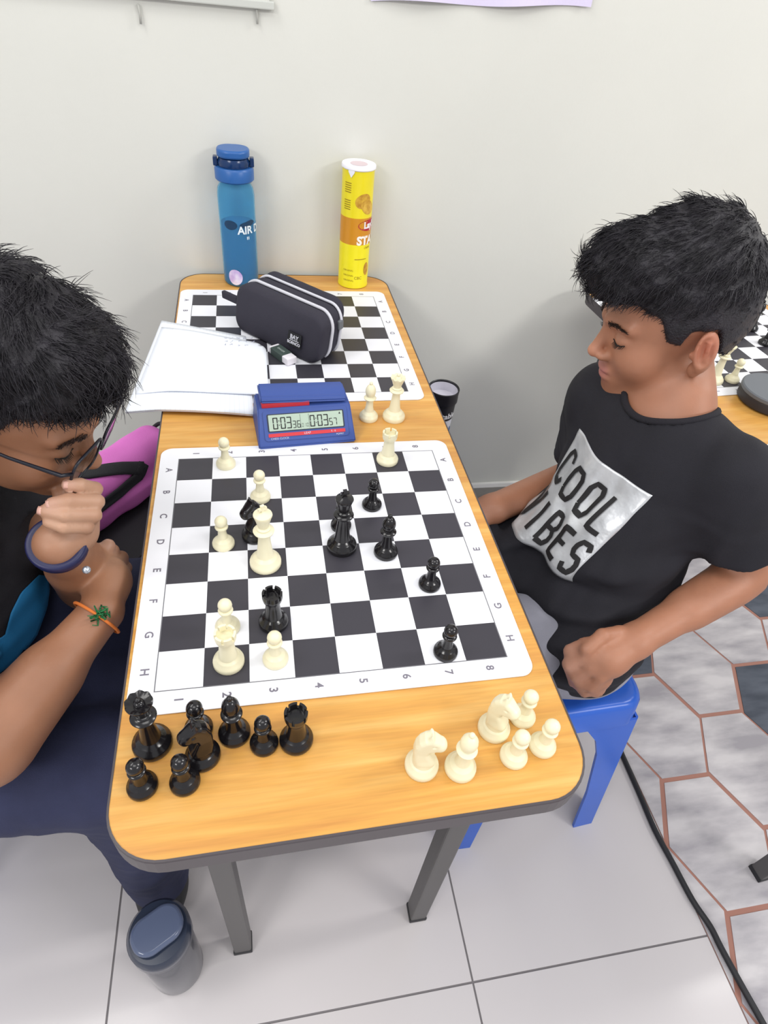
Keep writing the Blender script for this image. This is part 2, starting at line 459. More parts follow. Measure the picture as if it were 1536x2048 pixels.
# ------------------------------------------------------------------ tables
def make_table(loc, rz, label):
    t = empty('folding_table', loc, rz, label, 'table', 'narrow beech-topped tables')
    x0, x1, y0, y1 = -0.2275, 0.2275, -0.60, 0.60
    MB().prism(rrect(x0 + 0.0025, y0 + 0.0025, x1 - 0.0025, y1 - 0.0025, 0.0505, 10), TT - 0.018, TT).build('tabletop', m_wood, t)
    out = rrect(x0, y0, x1, y1, 0.053, 10); inn = rrect(x0 + 0.0025, y0 + 0.0025, x1 - 0.0025, y1 - 0.0025, 0.0505, 10)
    n = len(out); v = []; f = []
    prof = [(0, -0.023), (0, -0.0015), (0.25, 0.0004), (1, 0.0006), (1, -0.023)]
    for k in range(n):
        for w, z in prof: v.append((out[k][0] * (1 - w) + inn[k][0] * w, out[k][1] * (1 - w) + inn[k][1] * w, TT + z))
    for k in range(n):
        k2 = (k + 1) % n
        for j in range(5): f.append((k * 5 + j, k2 * 5 + j, k2 * 5 + (j + 1) % 5, k * 5 + (j + 1) % 5))
    MB().add(v, f).build('edge_band', m_edge, t)
    MB().prism(rrect(x0 + 0.004, y0 + 0.004, x1 - 0.004, y1 - 0.004, 0.05, 6), TT - 0.0225, TT - 0.0182).build('underside', m_edge, t)
    for sy in (-1, 1):
        for sx in (-1, 1):
            lg = MB().box((sx * 0.155, sy * 0.505, (TT - 0.05) / 2 + 0.002), (0.0145, 0.0145, (TT - 0.05) / 2), bev=0.003).build('leg', m_legm, t)
            MB().box((sx * 0.155, sy * 0.505, 0.006), (0.0158, 0.0158, 0.006), bev=0.002).build('foot_cap', m_black_rub, lg)
        MB().box((0, sy * 0.505, TT - 0.037), (0.17, 0.013, 0.013), bev=0.002).build('cross_rail', m_legm, t)
    for sx in (-1, 1):
        MB().box((sx * 0.175, 0, TT - 0.037), (0.010, 0.485, 0.013), bev=0.002).build('side_rail', m_legm, t)
    return t
table1 = make_table((0.1925, 0.438, 0), 0.0065, 'long beech-topped table in the middle with the chess game, clock and bottles')
table2 = dup(table1, (1.165, 0.415, 0), math.radians(4.5), 'beech-topped table at right behind the boy with the silver-print shirt')

# ------------------------------------------------------------------ roll-up chess mats
def mat_meshes():
    mg = 0.56 * S
    base = MB().prism(rrect(-mg, -mg, 8 * S + mg, 8 * S + mg, 0.016, 8), 0.0, 0.0012)
    pr = MB()
    def put(ch, x, y, rz):
        v, f = text_mesh(ch, 0.0125, 0.0003)
        c, s = math.cos(rz), math.sin(rz)
        pr.add([(x + c * a - s * b, y + s * a + c * b, 0.00135) for a, b, _ in v], f)
    for k in range(8):
        u = (k + 0.5) * S
        put(str(k + 1), u, -0.26 * S, -PI / 2); put(str(k + 1), u, 8 * S + 0.26 * S, PI / 2)
        put('ABCDEFGH'[7 - k], -0.27 * S, u, -PI / 2); put('ABCDEFGH'[7 - k], 8 * S + 0.27 * S, u, PI / 2)
    return base, pr
mb_base, mb_print = mat_meshes()
cm1 = mb_base.build('chess_mat', m_board); cm1.location = (0, 0, TT + 0.0007)
mb_print.build('printed_coordinates', m_print, cm1, fix=False)['kind'] = 'stuff'
tag(cm1, 'roll-up chess mat at the front of the middle table with the game in play', 'chess mat', 'roll-up chess mats')
cm2 = dup(cm1, (-0.09 * S, 11.556 * S, TT + 0.0007), 0.0057, 'roll-up chess mat at the back of the table under the pencil case and notebook')
a2 = math.radians(4.5)
cm3 = dup(cm1, (0.952, 0.540, TT + 0.0007), a2, 'roll-up chess mat on the right-hand table behind the neck of the boy')
cm4 = dup(cm1, (1.020, -0.036, TT + 0.0007), a2, 'roll-up chess mat cut by the right edge, only its corner in view')

# ------------------------------------------------------------------ chess pieces
def lathe_part(prof, seg=28): return MB().lathe(prof, seg)
def base_prof(R, h):   # foot of a piece: felt edge, ogee, collar
    return [(0, 0), (R * 0.97, 0), (R, 0.0012), (R, h * 0.30), (R * 0.95, h * 0.45), (R * 0.80, h * 0.58), (R * 0.78, h * 0.66), (R * 0.72, h * 0.72), (R * 0.55, h * 0.88), (R * 0.48, h)]
def ball(r, z, n=9, r0=0.0):
    return [(r * math.sin(PI * k / n), z - r * math.cos(PI * k / n)) for k in range(n + 1)]
PIECES = {}
def piece(kind, parts): PIECES[kind] = [(n, mb.build(n, None, None, auto=50).data) for n, mb in parts]
def purge(keep):
    for o in list(bpy.data.objects):
        if o.type == 'MESH' and o.parent is None and o.data in keep: bpy.data.objects.remove(o)
# pawn 48 mm
piece('pawn', [('base', lathe_part(base_prof(0.0138, 0.014))),
               ('stem', lathe_part([(0.0068, 0.0125), (0.0056, 0.018), (0.0048, 0.027), (0.0050, 0.0295), (0.0078, 0.0305), (0.0082, 0.0318), (0.0076, 0.0330), (0.0050, 0.0338), (0.0, 0.0345)])),
               ('head', lathe_part([(0.0, 0.0315)] + ball(0.0077, 0.0402, 10)[1:]))])
def rook_top():
    mb = MB(); n = 6
    mb.lathe([(0.0, 0.0405), (0.0078, 0.0405), (0.0102, 0.0415), (0.0108, 0.0440), (0.0110, 0.0470), (0.0085, 0.0470), (0.0082, 0.0445), (0.0, 0.0440)], 30)
    for k in range(n):
        a0 = 2 * PI * k / n + 0.12; a1 = 2 * PI * (k + 1) / n - 0.12; v = []; st = 5
        for i in range(st + 1):
            a = a0 + (a1 - a0) * i / st
            for r, z in ((0.0084, 0.0465), (0.0110, 0.0465), (0.0111, 0.0528), (0.0086, 0.0528)): v.append((r * math.cos(a), r * math.sin(a), z))
        f = [(0, 1, 2, 3), (st * 4, st * 4 + 3, st * 4 + 2, st * 4 + 1)]
        for i in range(st):
            for j in range(4): f.append((i * 4 + j, i * 4 + (j + 1) % 4, (i + 1) * 4 + (j + 1) % 4, (i + 1) * 4 + j))
        mb.add(v, f)
    return mb
piece('rook', [('base', lathe_part(base_prof(0.0165, 0.016))),
               ('tower', lathe_part([(0.0100, 0.0145), (0.0092, 0.020), (0.0080, 0.030), (0.0078, 0.038), (0.0084, 0.041), (0.0, 0.0412)])),
               ('battlement', rook_top())])
piece('bishop', [('base', lathe_part(base_prof(0.0155, 0.016))),
                 ('stem', lathe_part([(0.0080, 0.0145), (0.0062, 0.022), (0.0054, 0.034), (0.0056, 0.0365), (0.0098, 0.0378), (0.0102, 0.0392), (0.0090, 0.0405), (0.0062, 0.0415), (0.0058, 0.0435), (0.0, 0.044)])),
                 ('mitre', lathe_part([(0.0, 0.0425), (0.0060, 0.0430), (0.0078, 0.0465), (0.0085, 0.0510), (0.0078, 0.0560), (0.0055, 0.0605), (0.0028, 0.0632), (0.0, 0.064)])),
                 ('finial', lathe_part([(0.0, 0.0615)] + ball(0.0029, 0.0655, 8)[1:]))])
def coronet(R0, z0, z1, n):
    mb = MB(); seg = 36; v = []; f = []
    prof = [(0.0058, z0), (0.0066, z0 + 0.004), (R0 * 0.82, z1 - 0.006), (R0, z1 - 0.001), (R0 * 0.99, z1), (R0 * 0.80, z1 - 0.0015), (R0 * 0.5, z1 - 0.003)]
    for k in range(seg):
        a = 2 * PI * k / seg; w = 0.5 + 0.5 * math.cos(n * a)
        for i, (r, z) in enumerate(prof):
            if i in (3, 4): z -= 0.0022 * (1 - w); r *= 1 - 0.03 * (1 - w)
            v.append((r * math.cos(a), r * math.sin(a), z))
    L = len(prof)
    for k in range(seg):
        k2 = (k + 1) % seg
        for i in range(L - 1): f.append((k * L + i, k2 * L + i, k2 * L + i + 1, k * L + i + 1))
    f.append([k * L for k in range(seg)][::-1]); f.append([k * L + L - 1 for k in range(seg)])
    return mb.add(v, f)
piece('queen', [('base', lathe_part(base_prof(0.0185, 0.018))),
                ('stem', lathe_part([(0.0100, 0.0160), (0.0086, 0.0225), (0.0070, 0.036), (0.0060, 0.0480), (0.0064, 0.0500), (0.0112, 0.0513), (0.0118, 0.0530), (0.0104, 0.0545), (0.0076, 0.0555), (0.0082, 0.0575), (0.0066, 0.0590), (0.0, 0.0595)])),
                ('coronet', coronet(0.0122, 0.0580, 0.0775, 9)),
                ('finial', lathe_part([(0.0, 0.0735), (0.0050, 0.0745), (0.0042, 0.0775), (0.0022, 0.0785)] + ball(0.0028, 0.0805, 8)[1:]))])
def king_top():
    mb = MB()
    mb.lathe([(0.0060, 0.0640), (0.0072, 0.0690), (0.0098, 0.0790), (0.0112, 0.0830), (0.0108, 0.0845), (0.0060, 0.0865), (0.0030, 0.0885), (0.0, 0.089)], 28)
    return mb
def cross():
    mb = MB()
    P = [(-0.0016, 0.0), (0.0016, 0.0), (0.0020, 0.0040), (0.0052, 0.0036), (0.0052, 0.0072), (0.0020, 0.0068), (0.0024, 0.0105), (-0.0024, 0.0105), (-0.0020, 0.0068), (-0.0052, 0.0072), (-0.0052, 0.0036), (-0.0020, 0.0040)]
    R = Matrix(((1, 0, 0), (0, 0, -1), (0, 1, 0)))
    return mb.prism(P, -0.0017, 0.0017, R, (0, 0, 0.0872))
piece('king', [('base', lathe_part(base_prof(0.0192, 0.019))),
               ('stem', lathe_part([(0.0106, 0.0170), (0.0092, 0.0240), (0.0076, 0.040), (0.0066, 0.0530), (0.0070, 0.0550), (0.0120, 0.0563), (0.0126, 0.0580), (0.0112, 0.0596), (0.0080, 0.0606), (0.0086, 0.0628), (0.0068, 0.0645), (0.0, 0.065)])),
               ('crown', king_top()), ('cross', cross())])
def knight_head():
    prof = [(-0.0085, 0.015), (0.0100, 0.015), (0.0108, 0.019), (0.0070, 0.026), (0.0030, 0.034), (0.0040, 0.0385), (0.0085, 0.0395), (0.0130, 0.0390), (0.0165, 0.0415), (0.0172, 0.0470),
            (0.0150, 0.0520), (0.0095, 0.0565), (0.0050, 0.0600), (0.0030, 0.0640), (0.0005, 0.0605), (-0.0040, 0.0585), (-0.0085, 0.0530), (-0.0112, 0.0450), (-0.0118, 0.0350), (-0.0108, 0.0240)]
    eyes = [(0.0045, 0.0515)]
    def f(P):
        x, y, z = P[:, 0], P[:, 1], P[:, 2]
        d2 = poly2d(y, z, prof)
        w = 0.0072 + 0.0022 * np.clip((0.035 - z) / 0.02, 0, 1) - 0.0018 * np.clip((y - 0.006) / 0.01, 0, 1)
        d = smax(d2, np.abs(x) - w, 0.005)
        d = smin(d, ell(P, (0, 0.0125, 0.0460), (0.0066, 0.0052, 0.0056)), 0.003)       # muzzle
        for s in (-1, 1):
            d = smin(d, cone(P, (s * 0.0034, 0.001, 0.0585), (s * 0.0042, 0.0016, 0.0650), 0.0026, 0.0009), 0.0015)   # ears
            d = smax(d, -ell(P, (s * 0.0078, 0.0055, 0.0510), (0.0018, 0.0022, 0.0016)), 0.001)
            d = smax(d, -cone(P, (s * 0.0072, 0.0155, 0.0405), (s * 0.0072, 0.0090, 0.0400), 0.0007, 0.0007), 0.001)
            for q in range(5):
                zz = 0.028 + q * 0.0065
                d = smax(d, -cone(P, (s * 0.0092, -0.0125, zz), (s * 0.0090, -0.0040, zz + 0.0045), 0.0011, 0.0005), 0.001)   # mane grooves
        return smin(d, cone(P, (0, 0, 0.013), (0, 0, 0.017), 0.0105, 0.0085), 0.004)
    ax = (np.arange(-0.0145, 0.015, 0.0008, dtype=np.float32), np.arange(-0.016, 0.020, 0.0008, dtype=np.float32), np.arange(0.0, 0.068, 0.0008, dtype=np.float32))
    V, Q = surfnet(f, *ax)
    mb = MB(); mb.v = V.tolist(); mb.f = Q.tolist(); return mb
piece('knight', [('base', lathe_part(base_prof(0.0165, 0.016))), ('horse_head', knight_head())])
purge([me for ps in PIECES.values() for _, me in ps])
for ps in PIECES.values():
    for n, me in ps:
        if n == 'horse_head': me.polygons.foreach_set('use_smooth', [True] * len(me.polygons))
WH = {}
for kind, ps in PIECES.items():
    WH[kind] = {}
    for cname, mm in (('white', m_ivory), ('black', m_ebony)):
        WH[kind][cname] = []
        for n, me in ps:
            c = me.copy(); c.materials.clear(); c.materials.append(mm); WH[kind][cname].append((n, c))
def put(kind, colr, x, y, label, group, rz=None, z=TT + 0.0021):
    t = empty(colr + '_' + kind, (x, y, z), random.uniform(0, 6.28) if rz is None else rz, label, 'chess ' + kind, group)
    for n, me in WH[kind][colr]: link(n, me, None, t)
    return t
G1 = 'pieces standing on the front chess mat'
put('pawn', 'white', 0.066, 0.361, 'white pawn nearest the clock, far left of the front mat', G1)
put('rook', 'white', 0.303, 0.357, 'white rook on the far right edge of the front mat', G1)
put('pawn', 'white', 0.113, 0.286, 'white pawn behind the black knight and white king, only its top showing', G1)
put('pawn', 'white', 0.065, 0.201, 'white pawn standing to the left of the white king', G1)
put('king', 'white', 0.116, 0.164, 'white king with cross, tallest white piece on the front mat', G1, 0.5)
put('rook', 'white', 0.073, 0.026, 'white rook at the near edge of the mat in front of a white pawn', G1)
put('pawn', 'white', 0.0715, 0.0715, 'white pawn directly behind the near white rook', G1)
put('pawn', 'white', 0.122, 0.024, 'white pawn in front of the black rook near the mat edge', G1)
put('rook', 'black', 0.122, 0.073, 'black rook standing on the mat behind a white pawn', G1, 0.3)
put('king', 'black', 0.213, 0.184, 'black king, tallest black piece near the centre of the mat', G1, 0.2)
put('pawn', 'black', 0.2165, 0.2215, 'black pawn hidden behind the black king', G1)
put('bishop', 'black', 0.268, 0.169, 'black bishop right of the black king on the mat', G1)
put('pawn', 'black', 0.264, 0.259, 'black pawn farthest back on the mat, below the white rook', G1)
put('pawn', 'black', 0.313, 0.111, 'black pawn towards the right edge of the mat, beyond the bishop', G1)
put('pawn', 'black', 0.309, 0.0125, 'black pawn at the near right of the front mat', G1)
put('knight', 'black', 0.104, 0.213, 'black knight half hidden behind the white king', G1, 2.2)
G2 = 'captured white pieces at the near right of the table'; TZ = TT + 0.0002
put('knight', 'white', 0.255, -0.110, 'captured white knight leftmost of the near white group', G2, -1.75, TZ)
put('bishop', 'white', 0.292, -0.117, 'captured white bishop between the two white knights', G2, None, TZ)
put('knight', 'white', 0.337, -0.082, 'captured white knight nearest the front mat', G2, -2.35, TZ)
put('pawn', 'white', 0.371, -0.073, 'captured white pawn beside the white knight nearest the mat', G2, None, TZ)
put('pawn', 'white', 0.348, -0.113, 'captured white pawn nearest the front table edge', G2, None, TZ)
put('pawn', 'white', 0.381, -0.106, 'captured white pawn rightmost on the table', G2, None, TZ)
G3 = 'white pieces beside the chess clock'
put('bishop', 'white', 0.292, 0.472, 'white bishop standing right beside the chess clock', G3, None, TZ)
put('queen', 'white', 0.334, 0.471, 'white queen beside the bishop right of the clock', G3, None, TZ)
G4 = 'captured black pieces at the near left of the table'
put('queen', 'black', 0.003, -0.056, 'captured black queen with scalloped crown at the mat corner', G4, None, TZ)
put('pawn', 'black', 0.045, -0.046, 'captured black pawn behind the black knight', G4, None, TZ)
put('knight', 'black', 0.050, -0.074, 'captured black knight in the near left group', G4, 1.9, TZ)
put('bishop', 'black', 0.079, -0.055, 'captured black bishop with pointed top at the mat edge', G4, None, TZ)
put('pawn', 'black', 0.107, -0.069, 'captured black pawn between the black bishop and black rook', G4, None, TZ)
put('rook', 'black', 0.138, -0.069, 'captured black rook rightmost of the near left group', G4, None, TZ)
put('pawn', 'black', -0.002, -0.096, 'captured black pawn nearest the front left table corner', G4, None, TZ)
put('pawn', 'black', 0.035, -0.097, 'captured black pawn in front of the black knight', G4, None, TZ)
G5 = 'pieces on the right-hand mat'
def b3(i, j):
    c, s = math.cos(a2), math.sin(a2); x, y = i * S, j * S
    return 0.952 + c * x - s * y, 0.540 + s * x + c * y
put('queen', 'white', 0.988, 0.566, 'white queen on the right-hand mat beside a white pawn', G5)
put('pawn', 'white', 1.030, 0.566, 'white pawn on the near row of the right-hand mat', G5)
put('pawn', 'black', 1.205, 0.712, 'black pawn in the middle of the right-hand mat', G5)
put('pawn', 'black', 1.245, 0.690, 'black pawn cut by the right edge on the far mat', G5)
put('knight', 'black', 1.262, 0.868, 'black knight at the back of the right-hand mat', G5, -1.2)
put('king', 'black', 1.238, 0.826, 'black king at the back of the right-hand mat', G5, 0.6)
put('bishop', 'black', 1.216, 0.780, 'black bishop at the back of the right-hand mat', G5)
put('pawn', 'black', 1.240, 0.905, 'black pawn behind the black knight on the far mat', G5)
dk = empty('round_box', (1.062, 0.492, TT + 0.0022), 0, 'round flat black box on the right-hand table by the mat', 'box')
MB().lathe([(0, 0), (0.056, 0), (0.058, 0.002), (0.058, 0.017), (0.0575, 0.018), (0, 0.018)], 48).build('body', mat('black_box_side', (48, 44, 46), 0.5), dk, auto=40)
MB().lathe([(0, 0.0181), (0.0572, 0.0181), (0.0588, 0.020), (0.0588, 0.0255), (0.0565, 0.0275), (0, 0.0275)], 48).build('lid', mat('grey_box_lid', (104, 108, 114), 0.55), dk, auto=40)

# ------------------------------------------------------------------ chess clock
def make_clock():
    t = empty('chess_clock', (0.188, 0.400, TT + 0.0003), math.radians(5.0), 'blue digital chess clock with red stripe reading 0:03 36 and 0:03 57', 'chess clock')
    mb_ = mat('clock_blue', (58, 82, 152), 0.5, bump=0.05, bscale=600); md = mat('clock_blue_side', (66, 84, 130), 0.55)
    mr = mat('clock_red', (206, 52, 62), 0.4); mk = mat('clock_dark', (40, 48, 66), 0.5)
    w = 0.0745
    # side outline (y depth from the front edge, z height)
    out = [(0.002, 0.0), (0.0, 0.004), (0.004, 0.011), (0.036, 0.047), (0.041, 0.049), (0.080, 0.049), (0.086, 0.044), (0.090, 0.004), (0.088, 0.0)]
    R = Matrix(((0, 0, 1), (1, 0, 0), (0, 1, 0)))
    bm = bmesh.new(); n = len(out)
    vs = [[bm.verts.new((sx * w * (1 - (0.05 if z > 0.03 else 0.0)), y, z)) for y, z in out] for sx in (-1, 1)]
    bm.faces.new(vs[0][::-1]); bm.faces.new(vs[1])
    for i in range(n): bm.faces.new((vs[0][i], vs[0][(i + 1) % n], vs[1][(i + 1) % n], vs[1][i]))
    bmesh.ops.bevel(bm, geom=[e for e in bm.edges], offset=0.0022, segments=2, affect='EDGES')
    MB().bm(bm).build('case', mb_, t, auto=35)
    # sloping front: local frame u (x), v (up the slope), n (out)
    a = np.array([0.0, 0.004, 0.011]); b = np.array([0.0, 0.036, 0.047]); vdir = (b - a) / np.linalg.norm(b - a)
    nd = np.cross(np.array([1.0, 0, 0]), vdir)
    L = np.linalg.norm(b - a)
    def fp(u, v, h): return a + np.array([u, 0, 0]) + vdir * v + nd * h
    def plate(name, u0, u1, v0, v1, h0, h1, m, par, r=0.002):
        pl = rrect(u0, v0, u1, v1, r, 3); n = len(pl)
        v_ = [fp(u, v, h0) for u, v in pl] + [fp(u, v, h1) for u, v in pl]
        f_ = [list(range(n))[::-1], [n + i for i in range(n)]] + [(i, (i + 1) % n, n + (i + 1) % n, n + i) for i in range(n)]
        return MB().add(v_, f_).build(name, m, par)
    plate('bezel', -0.064, 0.064, 0.0015, L - 0.002, -0.001, 0.0014, mb_, t, 0.004)
    win = plate('display_frame', -0.0585, 0.0585, 0.0145, 0.0415, 0.0010, 0.0019, mk, t)
    scr = plate('lcd', -0.0565, 0.0565, 0.0160, 0.0400, 0.0018, 0.0022, mat('lcd_green', (176, 194, 178), 0.25), win, 0.001)
    plate('red_stripe', -0.0585, 0.0585, 0.0070, 0.0122, 0.0010, 0.0024, mr, t, 0.0008)
    seg = {'0': 'abcdef', '3': 'abgcd', '5': 'afgcd', '6': 'afgedc', '7': 'abc', '1': 'bc'}
    def digit(mb, ch, u, v, w_, h_, t_):
        g = 0.0005; H = h_ / 2
        rect = {'a': (g, h_ - t_, w_ - g, h_), 'd': (g, 0, w_ - g, t_), 'g': (g, H - t_ / 2, w_ - g, H + t_ / 2),
                'f': (0, H + g, t_, h_ - g), 'b': (w_ - t_, H + g, w_, h_ - g), 'e': (0, g, t_, H - g), 'c': (w_ - t_, g, w_, H - g)}
        for s_ in seg[ch]:
            x0, y0, x1, y1 = rect[s_]
            mb.add([fp(u + x0, v + y0, 0.0024), fp(u + x1, v + y0, 0.0024), fp(u + x1, v + y1, 0.0024), fp(u + x0, v + y1, 0.0024)], [(0, 1, 2, 3)])
    dg = MB()
    for u0, tx in ((-0.0505, ('0', '03', '36')), (0.0055, ('0', '03', '57'))):
        u = u0
        digit(dg, tx[0], u, 0.0185, 0.0075, 0.0175, 0.0016)
        for zz in (0.0235, 0.0300): dg.add([fp(u + 0.0088, zz, 0.0024), fp(u + 0.0100, zz, 0.0024), fp(u + 0.0100, zz + 0.0016, 0.0024), fp(u + 0.0088, zz + 0.0016, 0.0024)], [(0, 1, 2, 3)])
        digit(dg, tx[1][0], u + 0.0115, 0.0185, 0.0075, 0.0175, 0.0016); digit(dg, tx[1][1], u + 0.0205, 0.0185, 0.0075, 0.0175, 0.0016)
        digit(dg, tx[2][0], u + 0.0295, 0.0185, 0.0052, 0.0110, 0.0011); digit(dg, tx[2][1], u + 0.0362, 0.0185, 0.0052, 0.0110, 0.0011)
    for k, ch in enumerate('010'): digit(dg, ch, -0.0072 + 0.0038 * k, 0.0190, 0.0026, 0.0058, 0.0005)
    for u in (-0.0090, 0.0040): dg.add([fp(u, 0.0175, 0.0024), fp(u + 0.0004, 0.0175, 0.0024), fp(u + 0.0004, 0.0385, 0.0024), fp(u, 0.0385, 0.0024)], [(0, 1, 2, 3)])
    dg.add([fp(0.0505, 0.035, 0.0024), fp(0.0535, 0.035, 0.0024), fp(0.052, 0.0385, 0.0024)], [(0, 1, 2)])
    dg.build('lcd_digits', mat('lcd_black', (34, 36, 36), 0.5), scr, fix=False)
    mw = mat('pale_print', (196, 204, 224), 0.6)
    for body, u, v, sz, h in (('LEAP', 0.0, 0.0097, 0.0048, 0.0026), ('R - B', 0.040, 0.0097, 0.0036, 0.0026), ('CHESS CLOCK', -0.042, 0.0045, 0.0042, 0.0017), ('PQ9907', 0.050, 0.0045, 0.0036, 0.0017)):
        v_, f_ = text_mesh(body, sz)
        MB().add([fp(u + p[0], v + p[1], h) for p in v_], f_).build('front_lettering', mw, t, fix=False)
    # rocker lever across the top, pressed on the right side
    bm = bmesh.new()
    prof = [(0.040, 0.0), (0.0385, 0.004), (0.043, 0.0105), (0.052, 0.013), (0.074, 0.013), (0.083, 0.009), (0.084, 0.0)]
    vs = [[bm.verts.new((sx * 0.0655, y, z + (0.0505 if sx > 0 else 0.0555))) for y, z in prof] for sx in (-1, 1)]
    bm.faces.new(vs[0][::-1]); bm.faces.new(vs[1]); n = len(prof)
    for i in range(n): bm.faces.new((vs[0][i], vs[0][(i + 1) % n], vs[1][(i + 1) % n], vs[1][i]))
    bmesh.ops.bevel(bm, geom=list(bm.edges), offset=0.002, segments=2, affect='EDGES')
    lv = MB().bm(bm).build('rocker_lever', mb_, t, auto=35)
    MB().box((-0.028, 0.0610, 0.0520), (0.036, 0.0215, 0.0042), bev=0.001).build('red_flag', mr, lv)
    return t
make_clock()

# ------------------------------------------------------------------ bottles and can at the back of the table
def wrap_text(body, size, R, ang0, z0, bold=0.0, tilt=0.0):
    v, f = text_mesh(body, size, bold)
    bm = bmesh.new(); vv = [bm.verts.new(p) for p in v]
    for q in f:
        try: bm.faces.new([vv[i] for i in q])
        except ValueError: pass
    bmesh.ops.triangulate(bm, faces=bm.faces); 
    for _ in range(2): bmesh.ops.subdivide_edges(bm, edges=[e for e in bm.edges if e.calc_length() > 0.004], cuts=1)
    bm.verts.index_update()
    out = []
    for p in bm.verts:
        x, y = p.co.x, p.co.y + tilt * p.co.x
        a = ang0 + x / R; out.append((R * math.cos(a), R * math.sin(a), z0 + y))
    fs = [[q.index for q in fc.verts] for fc in bm.faces]; bm.free()
    return out, fs
def cyl_patch(R, a0, a1, z0, z1, na=16, nz=2, shape=None):
    v = []; f = []
    for j in range(nz + 1):
        for i in range(na + 1):
            t = i / na; s = j / nz
            a = a0 + (a1 - a0) * t; z = z0 + (z1 - z0) * s
            v.append((R * math.cos(a), R * math.sin(a), z))
    for j in range(nz):
        for i in range(na): f.append((j * (na + 1) + i, j * (na + 1) + i + 1, (j + 1) * (na + 1) + i + 1, (j + 1) * (na + 1) + i))
    return v, f
def cyl_blob(R, ang, z, ra, rz, n=24, warp=0.0):
    v = [(R * math.cos(ang), R * math.sin(ang), z)]
    for ring in (0.5, 1.0):
        for k in range(n):
            t = 2 * PI * k / n; w = 1 + warp * math.sin(2 * t + 0.6)
            a = ang + ring * ra * w * math.cos(t) / R; zz = z + ring * rz * w * math.sin(t)
            v.append((R * math.cos(a), R * math.sin(a), zz))
    f = [(0, 1 + k, 1 + (k + 1) % n) for k in range(n)] + [(1 + k, 1 + n + k, 1 + n + (k + 1) % n, 1 + (k + 1) % n) for k in range(n)]
    return v, f
cn = empty('crisp_can', (0.336, 1.000, TT + 0.0002), 0, 'tall yellow crisp can with an orange band and white lid', 'crisp can')
def can_mat():
    m = bpy.data.materials.new('can_print'); m.use_nodes = True; nt = m.node_tree; b = nt.nodes['Principled BSDF']
    tc = nt.nodes.new('ShaderNodeTexCoord'); sp = nt.nodes.new('ShaderNodeSeparateXYZ'); nt.links.new(tc.outputs['Object'], sp.inputs[0])
    cr = nt.nodes.new('ShaderNodeValToRGB'); cr.color_ramp.interpolation = 'CONSTANT'; e = cr.color_ramp.elements
    e[0].position = 0; e[0].color = (*lin((240, 226, 30)), 1)
    e[1].position = 0.094 / 0.25; e[1].color = (*lin((208, 140, 30)), 1)
    k = e.new(0.148 / 0.25); k.color = (*lin((238, 220, 34)), 1)
    nt.links.new(nmath(nt, 'DIVIDE', sp.outputs[2], 0.25), cr.inputs[0])
    n = nt.nodes.new('ShaderNodeTexNoise'); n.inputs['Scale'].default_value = 30; nt.links.new(tc.outputs['Object'], n.inputs['Vector'])
    mx = nt.nodes.new('ShaderNodeMix'); mx.data_type = 'RGBA'; mx.blend_type = 'MULTIPLY'; mx.inputs[0].default_value = 0.12
    nt.links.new(cr.outputs[0], mx.inputs[6]); nt.links.new(n.outputs[0], mx.inputs[7])
    nt.links.new(mx.outputs[2], b.inputs['Base Color']); b.inputs['Roughness'].default_value = 0.3
    return m
RCN = 0.0325
MB().lathe([(0, 0.001), (RCN - 0.002, 0), (RCN + 0.0006, 0.001), (RCN + 0.0006, 0.003), (RCN, 0.004), (RCN, 0.236), (0, 0.236)], 48).build('tube', can_mat(), cn, auto=40)
ld = MB().lathe([(0, 0.2362), (RCN + 0.0005, 0.2362), (RCN + 0.0022, 0.238), (RCN + 0.0022, 0.2425), (RCN + 0.001, 0.2440), (RCN - 0.003, 0.2432), (0, 0.2430)], 48).build('lid', mat('white_lid', (238, 236, 242), 0.35), cn, auto=40)
camA = math.atan2(CAM[1] - 1.0, CAM[0] - 0.336)           # side of the can turned to the room
v, f = cyl_patch(RCN + 0.0016, camA - 0.62, camA - 0.22, 0.224, 0.238, 8, 3)
v = [(x, y, z if z > 0.225 else z) for x, y, z in v]
tabv = []
for i, (x, y, z) in enumerate(v):
    col = i % 9; cut = 0.010 * abs(col - 4) / 4
    tabv.append((x, y, max(z, 0.224 + cut)))
MB().add(tabv, f).build('peel_tab', mat('white_tab', (232, 232, 240), 0.4), ld, fix=False)
v, f = cyl_blob(0.020, 0, 0.0, 0.004, 0.004)
MB().lathe([(0, 0.2433), (0.017, 0.2436), (0.0175, 0.2434)], 24).build('lid_print', mat('lid_print', (214, 196, 200), 0.5), ld)
pr = MB(); v, f = wrap_text('STAX', 0.024, RCN + 0.0004, camA + 1.02, 0.103, 0.0012); pr.add(v, f); pr.build('stax_lettering', mat('can_white_print', (246, 240, 230), 0.5), cn, fix=False)
MB().add(*cyl_blob(RCN + 0.0003, camA + 1.08, 0.134, 0.030, 0.0115)).build('logo_patch', mat('can_red_print', (176, 34, 52), 0.4), cn, fix=False)
pr = MB(); v, f = wrap_text("Lay's", 0.018, RCN + 0.0006, camA + 1.08, 0.134, 0.0008); pr.add(v, f); pr.build('logo_lettering', mat('can_logo_white', (244, 236, 240), 0.5), cn, fix=False)
m_chip = mat('printed_crisp', (212, 168, 58), 0.5, col2=(176, 124, 36), nscale=90)
MB().add(*cyl_blob(RCN + 0.0003, camA + 0.42, 0.182, 0.016, 0.015, warp=0.12)).build('printed_crisp', m_chip, cn, fix=False)
MB().add(*cyl_blob(RCN + 0.0005, camA + 0.78, 0.170, 0.017, 0.013, warp=-0.15)).build('printed_crisp', mat('printed_crisp_b', (190, 140, 44), 0.5, col2=(222, 180, 74), nscale=90), cn, fix=False)
